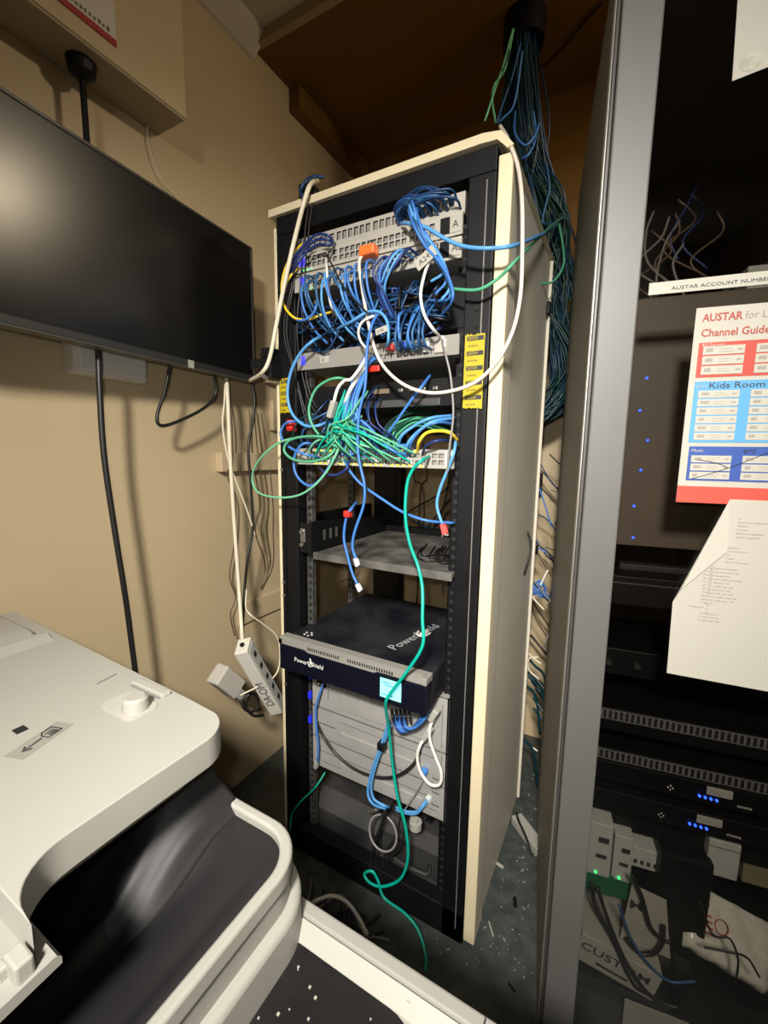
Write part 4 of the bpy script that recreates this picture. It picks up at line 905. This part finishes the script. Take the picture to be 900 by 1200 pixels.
# dark lump on the rack side with a thin wire
cable('power_cable', 'thin dark wire sticking from the rear of the rack side', 'black', .0024, pts3([(620, 314, .3), (626, 336, .4), (634, 355, .47), (641, 374, .53)], .4))
p = at(637, 362, y=.52); tag(obj('cable_clip', B(.611, .622, .505, .53, p.z-.02, p.z+.018, .004), BLACK), 'black clip on the rear of the shaded rack side', 'clip')
# ------------------------------------------------------------------ gap between rack and cabinet
random.seed(21)
for k in range(16):
    x = random.uniform(.62, .70); y = random.uniform(.60, .85); z = random.uniform(.55, 1.2)
    cable('power_cable', 'thin dark cable criss-crossing the gap behind the rack', random.choice(['black', 'black', 'brown', 'navy', 'grey']), .0026, [(x-.08, y-.01, z+.08), (x, y, z+random.uniform(-.05, .05)), (x+.05, y, z-.08), (x+.02, y-.02, z-.2)], n=6, group='thin cables crossing the gap behind the rack')
for k in range(12):
    x = random.uniform(.60, .70); y = random.uniform(.55, .8); z = random.uniform(.1, .5)
    cable('power_cable', 'black or teal cable heaped low in the gap behind the rack', random.choice(['black', 'dkteal', 'black', 'dkteal']), .005, [(x-.06, y, z+.05), (x, y-.02, z), (x+.04, y, z-.05), (x+.06, y+.02, max(.01, z-.2))], n=6, group='cables heaped low behind the rack')
for k, (c, P) in enumerate((('cream', [(618, 690), (626, 702), (638, 715)]), ('white', [(642, 668), (636, 680), (630, 694)]), ('cream', [(616, 762), (626, 772), (634, 778)]), ('cream', [(631, 770), (620, 772), (620, 785), (632, 796)]), ('white', [(608, 867), (618, 872), (630, 880)]), ('blue', [(628, 560), (638, 590), (646, 616)]), ('blue', [(625, 640), (634, 644), (641, 648)]))):
    cable('power_cable', ('cream', 'white', 'cream', 'cream', 'white', 'blue', 'blue')[k]+' cable end in the gap behind the rack, '+('slanting beneath the blue tangle', 'just above the blue tangle', 'short and straight halfway down', 'bent like a hook halfway down', 'lying near the floor heap', 'long, by the back wall corner', 'short, above the blue tangle')[k], c, .0034 if k < 5 else .0026, pts3(P, .62))
for k in range(9):
    c = at(632, 690, y=.62)
    cable('patch_cable', 'blue wire in the small blue tangle in the gap', 'blue', .0024, [c+Vector((random.uniform(-.03, .03), random.uniform(-.02, .02), random.uniform(-.03, .03))) for _ in range(4)], n=6, group='blue wires tangled in the gap')
p = at(632, 568, y=YB-.02); tag(obj('wall_socket', B(p.x-.06, p.x+.01, YB-.03, YB-.002, p.z-.05, p.z+.05, .003), BLACK), 'black socket box on the back wall seen in the gap', 'socket')
p = at(625, 645, y=.57); tag(obj('cable_connector', B(p.x-.03, p.x+.012, .57, .60, p.z-.015, p.z+.015, .004), BLACK), 'black connector poking from the rack rear in the gap', 'connector')
bm = bmesh.new(); 
for k in range(6): cyl(bm, (-.36+.25+k*.012, .70, .003), (-.36+.27+k*.008, .70, .80-.02*k), .008, n=6)
tag(obj('paper_roll', bm, WHITEP), 'white papers standing behind the left of the rack', 'papers')

# ================================================================== RIGHT CABINET
CO = Vector((.797, -.1305, 0)); CE = Vector((.98669, .16261, 0)); CN = Vector((-CE.y, CE.x, 0)); CA = math.atan2(CE.y, CE.x)
def ac(px, py, w=0):      # pixel -> cabinet coordinates (u along the front, w depth inside, z)
    d = at(px, py, z=0)-CAM if False else fwd+rt*((px-450)/F_PX)+up*((600-py)/F_PX)
    t_ = ((CO+CN*w-CAM).dot(CN))/d.dot(CN); P = CAM+d*t_
    return Vector(((P-CO).dot(CE), w, P.z))
def cth(name, lab, cat, loc, group=None):
    return thing(name, lab, cat, CO+CE*loc[0]+CN*loc[1]+Vector((0, 0, loc[2])), CA, group)
CH = 2.05; CW = .62; CDp = .75
cb = cth('equipment_cabinet', 'tall grey equipment cabinet with dark glass door on the right', 'cabinet', (0, 0, 0))
CABG = mat('cabinet_grey', (.095, .092, .087), .5, metal=0, var=.06, scale=4)
CABS = mat('cabinet_side_beige', (.21, .185, .14), .5, var=.06, scale=4); CABD = mat('cabinet_dark_trim', (.045, .043, .038), .45)
bm = bmesh.new(); box(bm, .0, .055, .0, .028, .02, CH-.01, .0025)
obj('door_stile', bm, CABG, cb, False)
obj('door_stile', B(CW-.055, CW, 0, .028, .02, CH-.01, .0025), CABG, cb, False)
obj('door_rail', B(.055, CW-.055, 0, .028, .02, .08, .002), CABG, cb, False); obj('door_rail', B(.055, CW-.055, 0, .028, CH-.06, CH-.01, .002), CABG, cb, False)
obj('glass_pane', B(.055, CW-.055, .010, .014, .08, CH-.06), GLASS, cb, False)
obj('door_gasket', B(-.004, .05, .030, .060, .02, CH, .001), CABD, cb, False)
bm = bmesh.new(); box(bm, -.0065, -.004, .036, .040, .02, CH); obj('gasket_highlight', bm, mat('worn_edge'), cb, False) if False else bm.free()
obj('gasket_strip', B(-.0055, -.0035, .044, .047, .02, CH-.02), mat('worn_edge', (.3, .29, .27)), cb, False)
obj('left_side', B(-.006, .012, .062, CDp, .0, CH, .002), CABS, cb, False)
obj('right_side', B(CW-.012, CW+.006, .062, CDp, .0, CH, .002), CABS, cb, False)
obj('back', B(.012, CW-.012, CDp-.02, CDp, .0, CH, .002), BLACK, cb, False)
obj('top', B(-.004, CW+.004, .030, CDp, CH-.02, CH, .002), CABD, cb, False); obj('plinth', B(.0, CW, .03, CDp, .0, .10, .002), CABD, cb, False)
obj('inner_rail', B(.03, .05, .10, .115, .1, CH-.1, .001), mat('rail_dark', (.06, .06, .06), .5), cb, False)
obj('inner_rail', B(CW-.05, CW-.03, .10, .115, .1, CH-.1, .001), mat('rail_dark'), cb, False)
# papers on the glass (stuck on the outside)
def sheet(t, pts, m, name, w0=-.0012, w1=-.0004):
    bm = bmesh.new(); prism(bm, [(p[0]-t['u'], p[1]-t['z']) for p in pts], 'y', w0, w1); return obj(name, bm, m, t, False)
def paper_thing(name, lab, cat, u, z):
    t = cth(name, lab, cat, (u, .0092, z)); t['u'] = u; t['z'] = z; return t
G = lambda px, py: (lambda v: (v.x, v.z))(ac(px, py, .008))
# channel guide
u0_, zt = G(820, 360); _, zb_ = G(795, 588); u0_ = .135; zt = 1.474; zb_ = 1.180; U1 = u0_+.205
t = paper_thing('channel_guide', 'printed channel guide poster with red and blue panels on the cabinet glass', 'poster', u0_, zb_)
sheet(t, [(u0_, zb_), (U1, zb_), (U1, zt), (u0_, zt)], PAPER, 'sheet')
PR = mat('print_red', (.38, .045, .03), .6); PSK = mat('print_sky', (.07, .26, .48), .6); PBL = mat('print_blue', (.02, .06, .26), .6); PRR = mat('print_band_red', (.48, .055, .035), .6)
def blk(a, b, c, d, m, name, w=-.0018): return sheet(t, [(u0_+a, zb_+c), (u0_+b, zb_+c), (u0_+b, zb_+d), (u0_+a, zb_+d)], m, name, w, -.0011)
Hh = zt-zb_
blk(0, .205, 0, .026, PRR, 'red_footer'); blk(.008, .2, .192, .243, PR, 'red_panel'); blk(.008, .2, .094, .186, PSK, 'sky_blue_panel'); blk(.010, .2, .035, .088, PBL, 'dark_blue_panel')
rows = [(.196+.0145*k, .0125) for k in range(3)]+[(.098+.0127*k, .0108) for k in range(6)]+[(.038+.0127*k, .0108) for k in range(3)]
bmw = bmesh.new(); bmi = bmesh.new()
random.seed(9)
for z, hh in rows:
    for cxx in (.014, .080, .146):
        box(bmw, cxx, cxx+.052, -.0024, -.0017, z, z+hh)
        box(bmi, cxx+.004, cxx+.004+random.uniform(.006, .011), -.0028, -.0023, z+hh*.35, z+hh*.75)
        for q in range(2): box(bmi, cxx+.021, cxx+.021+random.uniform(.012, .018), -.0027, -.0023, z+hh*(.3+.3*q), z+hh*(.3+.3*q)+.0006)
        box(bmi, cxx+.043, cxx+.049, -.0027, -.0023, z+hh*.4, z+hh*.6)
obj('channel_cell', bmw, PAPER, t, False); obj('cell_print', bmi, mat('faint_ink', (.25, .23, .2), .7), t, False)
text('AUSTAR', t, (.009, -.0016, .274), .0155, mat('print_maroon', (.30, .04, .03), .6), bold=.02, sx=.86); text('for Lic', t, (.062, -.0016, .274), .0150, mat('print_grey', (.22, .2, .18), .6), sx=.9)
text('Channel Guide', t, (.009, -.0016, .252), .0155, mat('print_maroon'), bold=.015, sx=.9); text('All Sports', t, (.011, -.0022, .2365), .0075, PAPER)
text('Kids Room', t, (.026, -.0022, .1755), .0125, INK, sx=1.25); text('Music', t, (.013, -.0022, .0795), .007, PAPER); text('Extra', t, (.011, -.0022, .177), .006, PAPER); text('BITZ', t, (.080, -.0028, .0785), .0075, INK)
bm = bmesh.new(); tube(bm, [(.022, -.003, .068), (.05, -.003, .062), (.062, -.003, .056)], .0005, 4, 2); tube(bm, [(.018, -.003, .038), (.06, -.003, .054), (.12, -.003, .085)], .0005, 4, 2)
obj('pen_stroke', bm, INK, t, False)
# account strip
a0, a1 = G(761, 332), G(760, 346)
t = paper_thing('paper_strip', 'narrow white strip printed with an account number on the cabinet glass', 'paper', a0[0], a1[1])
sheet(t, [(a0[0], a1[1]), (a0[0]+.25, a1[1]+.0), (a0[0]+.25, a0[1]+.001), (a0[0], a0[1])], PAPER, 'strip')
text('AUSTAR ACCOUNT NUMBER 4805', t, (.030, -.0016, .0045), .0072, INK, sx=1.3)
# top paper
pts_ = [G(864, 0), G(858, 95), G(900, 80)]
t = paper_thing('paper_sheet', 'plain cream sheet with a grey smudge, taped high on the cabinet glass', 'paper', pts_[1][0], pts_[1][1])
u1_, z1_ = pts_[1]
sheet(t, [(u1_, z1_), (u1_+.16, z1_+.03), (u1_+.16, z1_+.16), (u1_-.006, z1_+.15)], PAPER, 'sheet')
bm = bmesh.new(); c_ = G(880, 72); prism(bm, [(c_[0]-u1_+.014*math.cos(k*.39), c_[1]-z1_+.012*math.sin(k*.39)) for k in range(16)], 'y', -.0015, -.0011); obj('smudge', bm, mat('smudge_grey', (.30, .28, .23), .8, c2=(.42, .40, .33), scale=60), t, False)
# A4 sheet with folded left corner
q = [G(855, 585), G(900, 586), G(900, 803), G(781, 788), G(788, 705)]
u2, z2 = q[3]
t = paper_thing('paper_sheet', 'white typed list with its left corner folded over, low on the cabinet glass', 'paper', u2, z2)
ur = u2+.19
bm = bmesh.new()
prism(bm, [(q[0][0]-u2, q[0][1]-z2), (q[4][0]-u2, q[4][1]-z2), (0, 0), (ur-u2, -.006), (ur-u2, q[0][1]-z2)], 'y', -.0030, -.0021)
obj('sheet', bm, PAPER, t, False)
f1 = G(850, 645); f2 = G(796, 690)
bm = bmesh.new()
va = [bm.verts.new((q[0][0]-u2, -.0032, q[0][1]-z2)), bm.verts.new((f1[0]-u2, -.009, f1[1]-z2)), bm.verts.new((f2[0]-u2, -.008, f2[1]-z2)), bm.verts.new((q[4][0]-u2, -.0032, q[4][1]-z2))]
bm.faces.new(va); o = obj('folded_corner', bm, PAPER, t, False); o.modifiers.new('thickness', 'SOLIDIFY').thickness = .0004
lines = ['lol', 'bing music, speakers bar', 'Kitchen', 'a Toilets', 'Bathroom Speakers', 'z Bistros Speakers', '', '', 'Speakers', 'Wine Terrace 4', 'bar', 'Toilets', 'Smoker Terrace 3', '', '10 Dynamix Amplification', '2 Left hand step behind bar', '8 middle speaker bar', '20 Right hand step behind bar', '21 Top left step wall', '24 Top middle step wall', '28 Top right step wall', '38 Bottom left step wall', '48 Bottom middle step wall', '58 Bottom right step wall', '61 Big TV', '', '', '4 Dining Room', '5 Left hand step', '6 Right hand step']
lz = G(856, 608)[1]-z2
for k, s in enumerate(lines):
    if s: text(s, t, ((.036 if k < 13 else .030)+.0 + (.055 if k < 6 else .045 if k < 13 else .025)-.02, -.0032, lz-.0058*k), .0042, mat('faint_ink'))
text('Games gold', t, (.020, -.0032, lz-.0058*25.3), .0042, mat('faint_ink'))
bm = bmesh.new()
for k in range(14):
    if k not in (9, 10): box(bm, .044, .046, -.0035, -.003, lz-.0058*(13.5+k), lz-.0058*(13.5+k)+.002)
obj('list_number', bm, mat('faint_ink'), t, False)

# ---- inside the cabinet
def cunit(name, lab, cat, z0, z1, w=.10, m=BLACK, depth=.35):
    t = cth(name, lab, cat, (.3, w, z0)); 
    obj('casing', B(-.245, .27, .0, depth, 0, z1-z0, .002), m, t, False)
    return t
def ventpanel(lab, py, w=.09):
    z = ac(708, py, w).z
    t = cth('vent_panel', lab, 'vent panel', (.3, w, z))
    bm = bmesh.new(); hs = [(-.255+k*.0096, -.255+.0052+k*.0096, .003, .019) for k in range(54)]
    plate(bm, -.262, .27, 0, .022, 0, hs, .004); box(bm, -.262, .27, 0, .002, 0, .0015)
    obj('slotted_plate', bm, [mat('vent_grey', (.13, .13, .125), .4), DBLACK], t, False)
    obj('casing', B(-.26, .27, .005, .3, -.024, .022, .001), BLACK, t, False)
ventpanel('upper slotted vent panel behind the cabinet glass', 842)
ventpanel('lower slotted vent panel behind the cabinet glass', 889)
for k, (px, py, s) in enumerate(((841, 933, 'MOD 1'), (829, 966, 'MOD 2'))):
    c = ac(px, py, .09)
    t = cunit('amplifier', 'upper black amplifier marked with a MOD 1 label' if k == 0 else 'lower black amplifier marked with a MOD 2 label', 'amplifier', c.z-.022, c.z+.020, .09)
    u = c.x-.3
    obj('label_strip', B(u-.018, u+.022, -.002, .0, .022, .038, .0006), PAPER, t, False); text(s, t, (u-.014, -.0023, .026), .011, mat('label_ink', (.25, .25, .3)), sx=.9)
    for q_ in range(4):
        obj('indicator_light', cyl(bmesh.new(), (u-.028+.009*q_, .001, .015-.0005*q_), (u-.028+.009*q_, -.003, .015-.0005*q_), .0022, n=10), LEDB, t, False)
    bm = bmesh.new()
    for a in range(4): box(bm, u-.075+.004*math.cos(a*1.57)-.001, u-.075+.004*math.cos(a*1.57)+.001, -.0015, .0, .017+.004*math.sin(a*1.57)-.001, .017+.004*math.sin(a*1.57)+.001)
    obj('printed_mark', bm, LOGO, t, False); text('cinema', t, (u+.03, -.001, .010), .008, LOGO)
cunit('blank_panel', 'black blank panel under the amplifiers in the glass cabinet', 'panel', ac(829, 966, .09).z-.10, ac(829, 966, .09).z-.026, .14)
# cabinet shelf
zs = ac(700, 1150, .10).z
t = cth('cabinet_shelf', 'black shelf low inside the glass cabinet holding modules and boxes', 'shelf', (.3, .1, zs)); obj('board', B(-.27, .28, .0, .5, -.012, 0, .002), BLACK, t, False); obj('front_lip', B(-.27, .28, -.003, .002, -.03, .004, .001), DUSTY, t, False)
# white controller modules
def mod(lab, pxa, pya, pxb, pyb, w, led, green=True):
    a, b = ac(pxa, pya, w), ac(pxb, pyb, w)
    t = cth('control_module', lab, 'module', ((a.x+b.x)/2, w, b.z)); hw = abs(b.x-a.x)/2; hh = a.z-b.z
    obj('housing', B(-hw, hw, 0, .09, 0, hh, .002), mat('module_grey', (.45, .45, .42), .5), t, False)
    if green: obj('circuit_board', B(-hw, hw+.01, .004, .08, -.045, -.001, .001), mat('circuit_green', (.01, .12, .05), .5), t, False)
    obj('indicator_light', cyl(bmesh.new(), (-hw*.2, .001, .008), (-hw*.2, -.003, .008), .0028, n=10), LEDG, t, False)
    obj('vent_slot', B(-hw*.3, hw*.6, -.001, .001, hh*.35, hh*.42), INK, t, False); obj('vent_slot', B(-hw*.2, hw*.7, -.001, .001, hh*.65, hh*.75), INK, t, False)
mod('tall pale control module at the far left behind the glass', 692, 962, 714, 1030, .10, 0)
mod('second pale control module right of the tall one behind the glass', 721, 978, 738, 1036, .11, 0)
a, b = ac(738, 1000, .13), ac(780, 1026, .13)
t = cth('terminal_block', 'grey terminal block beside the pale control modules', 'terminal block', ((a.x+b.x)/2, .13, b.z)); hw = (b.x-a.x)/2
obj('base', B(-hw, hw, 0, .06, 0, .045, .002), mat('module_grey'), t, False)
bm = bmesh.new()
for k in range(5): box(bm, -hw+.008+k*.012, -hw+.014+k*.012, -.002, 0, .01, .018)
obj('terminal', bm, INK, t, False)
# card with M
a, b = ac(733, 1035, .08), ac(786, 1118, .08)
t = cth('card', 'white card printed with a bold M standing among the cables', 'card', ((a.x+b.x)/2, .08, b.z)); hw = (b.x-a.x)/2; hh = a.z-b.z
bm = prism(bmesh.new(), [(-hw, 0), (hw, -.01), (hw*.6, hh*.93), (-hw*.75, hh*1.03)], 'y', -.0012, 0); obj('board', bm, PAPER, t, False)
text('M', t, (-hw*.8, -.0016, hh*.60), .028, INK, sx=1.2, bold=.012); bm = bmesh.new()
for k in range(4): box(bm, -hw*.7, hw*.1, -.0018, -.001, hh*(.35-.05*k), hh*(.35-.05*k)+.0012)
obj('small_print', bm, mat('faint_ink'), t, False)
# CUSTOM box: slanting white carton
a = ac(682, 1095, .06); b = ac(790, 1160, .06)
t = cth('carton', 'white carton with bold black capital lettering lying on the cabinet floor', 'box', (a.x, .06, b.z+.0)); t.rotation_euler = (0, math.radians(14), CA)
obj('box_body', B(-.012, .14, 0, .16, -.012, .052, .002), PAPER, t, False)
text('CUSTOM', t, (-.008, -.0008, .020), .024, INK, sx=1.35, bold=.012); obj('black_line', B(.03, .09, -.001, .001, .0, .005), INK, t, False)
# bag of parts on the right
a = ac(805, 1060, .09); b = ac(900, 1140, .09)
t = cth('plastic_bag', 'clear bag of white printed papers at the lower right behind the glass', 'bag', (a.x, .09, b.z)); t.rotation_euler = (math.radians(-35), math.radians(18), CA)
bm = bmesh.new(); NXX = 10; rowz = []
for j in range(NXX+1):
    rowz.append([bm.verts.new((.15*i/NXX, .006*math.sin(i*1.9+j)+.004*math.cos(j*2.3), .11*j/NXX)) for i in range(NXX+1)])
for j in range(NXX):
    for i in range(NXX): bm.faces.new((rowz[j][i], rowz[j][i+1], rowz[j+1][i+1], rowz[j+1][i])).smooth = True
o = obj('bag_film', bm, mat('bag_white', (.6, .57, .5), .3), t, False); o.modifiers.new('thickness', 'SOLIDIFY').thickness = .006
bm = bmesh.new()
tube(bm, [(.055+.012*math.cos(k*.63), -.012, .062+.012*math.sin(k*.63)) for k in range(11)], .001, 5, 2)
for k in range(6): box(bm, .012+.003*k, .030+.003*k, -.0125, -.010, .085-.009*k, .088-.009*k)
obj('red_print', bm, mat('faded_red', (.4, .05, .04)), t, False)
# blue-lit grey box right of the centre
a, b = ac(832, 982, .12), ac(864, 1034, .12)
t = cth('small_box', 'small grey box lit blue under the amplifiers', 'box', ((a.x+b.x)/2, .12, b.z)); hw = (b.x-a.x)/2
obj('box_body', B(-hw, hw, 0, .08, 0, a.z-b.z, .003), mat('module_grey'), t, False); obj('lid_line', B(-hw, hw, -.001, 0, (a.z-b.z)*.8, (a.z-b.z)*.81), INK, t, False)
# black power brick in the middle
a, b = ac(782, 1000, .10), ac(815, 1190, .10)
t = cth('power_brick', 'tall black power brick in the middle of the low shelf', 'power supply', ((a.x+b.x)/2, .10, b.z)); hw = (b.x-a.x)/2
obj('housing', B(-hw-.008, hw, 0, .08, 0, a.z-b.z, .006), BLACK, t, False); obj('rating_plate', B(-hw, hw*.5, -.001, 0, .09, .12), DUSTY, t, False)
bm = bmesh.new(); a = ac(800, 1165, .03); t = cth('tray', 'black open tray at the lower right inside the glass cabinet', 'tray', (a.x, .04, a.z-.03))
box(bm, 0, .25, 0, .004, -.04, .035, .001); box(bm, 0, .25, 0, .12, -.04, -.036, .001); box(bm, 0, .004, 0, .12, -.04, .035, .001); obj('tray_body', bm, BLACK, t, False)
a = ac(720, 1175, .05); t = cth('paper_sheet', 'white sheet lying under the shelf at the cabinet bottom', 'paper', (a.x+.0, .06, a.z-.04)); obj('sheet', B(.02, .13, 0, .002, -.05, .045), PAPER, t, False)
a = ac(880, 1010, .16); t = cth('beige_box', 'dim beige box at the right edge behind the glass', 'box', (a.x+.02, .16, a.z-.05)); t.name = 'storage_box'
obj('box_body', B(-.03, .10, 0, .1, 0, .09, .003), mat('khaki', (.2, .18, .1), .6), t, False); obj('lid', B(-.032, .102, -.002, .1, .078, .092, .002), mat('khaki'), t, False)
def cc(lab, c, r, P, w, group=None):
    pp = []
    for p in P:
        v = ac(p[0], p[1], p[2] if len(p) > 2 else w); pp.append(CO+CE*v.x+CN*v.y+Vector((0, 0, v.z)))
    return cable('power_cable', lab, c, r, pp, group)
cc('black cable drooping in front of the M card', 'black', .0034, [(740, 1025), (752, 1050), (762, 1085), (775, 1100), (786, 1105)], .05)
cc('black cable looping low before the carton', 'black', .0036, [(735, 1100), (748, 1116), (765, 1118), (776, 1105), (778, 1085)], .05)
cc('long black cable running down across the carton', 'black', .0040, [(700, 1040), (715, 1085), (735, 1130), (760, 1165), (790, 1180), (810, 1175)], .045)
cc('blue cable slanting across the carton', 'steel', .0024, [(725, 1060), (740, 1100), (760, 1130), (785, 1150), (815, 1150)], .045)
cc('thin black lead over the printed papers', 'black', .0018, [(820, 1055), (835, 1095), (855, 1100), (865, 1125), (862, 1150)], .03)
cc('thin black lead arching right over the bag', 'black', .0018, [(825, 1110), (850, 1115), (875, 1122), (890, 1145)], .03)
cc('black cable dropping from the left module', 'black', .0040, [(694, 1035), (697, 1060), (715, 1095), (740, 1150), (760, 1165)], .06)
for k in range(10):  # cable strands standing in for smudges and reflections on the upper glass
    random.seed(40+k); x = 760+random.uniform(0, 90); y = 215+random.uniform(0, 80)
    cc('faint cable strand standing in for smudges and reflections on the dark cabinet glass', random.choice(['grey', 'brown', 'navy', 'brown']), .0026, [(x, y), (x+random.uniform(-25, 25), y+25), (x+random.uniform(-40, 20), y+60), (x+random.uniform(-30, 40), y+90)], .3, 'cable strands standing in for smudges and reflections on the glass')
# rack strip with blue lights
c = ac(748, 520, .14)
t = cth('light_panel', 'dull brown panel dotted with small blue lights behind the cabinet glass', 'panel', (c.x, .14, ac(748, 640, .14).z)); zz0 = ac(748, 640, .14).z
obj('bar', B(-.045, .40, 0, .03, .0, ac(748, 350, .14).z-zz0, .002), mat('brown_panel', (.115, .088, .062), .55, var=.2, scale=6), t, False)
for px, py in ((758, 443), (750, 481), (759, 516), (751, 551), (743, 593), (742, 630)):
    v = ac(px, py, .138); obj('indicator_light', cyl(bmesh.new(), (v.x-c.x, .001, v.z-zz0), (v.x-c.x, -.003, v.z-zz0), .0022, n=8), LEDB, t, False)
# grey box and dark draped item mid-height
a = ac(890, 345, .2); t = cth('storage_box', 'pale grey carton on the upper right inside the cabinet', 'box', (a.x, .2, a.z-.05)); obj('box_body', B(-.02, .14, 0, .15, 0, .10, .003), mat('module_grey'), t, False); obj('lid', B(-.022, .142, -.002, .15, .085, .10, .002), mat('module_grey'), t, False)
a = ac(765, 690, .16); t = cunit('amplifier', 'black amplifier half hidden by the typed list behind the glass', 'amplifier', a.z-.04, a.z+.02, .16)
obj('trim_line', B(-.24, -.1, -.001, .001, .045, .047), ZINC, t, False); obj('vent_cover', B(-.2, -.02, .05, .25, .06, .075, .004), DUSTY, t, False)
a = ac(760, 780, .13); t = cunit('audio_mixer', 'dark rack mixer low behind the glass above the vent panels', 'mixer', a.z-.03, a.z+.025, .13)
bm = bmesh.new()
for k in range(8): cyl(bm, (-.22+.05*k, .001, .028), (-.22+.05*k, -.012, .028), .007, .006, 12)
obj('knob', bm, DUSTY, t, False)
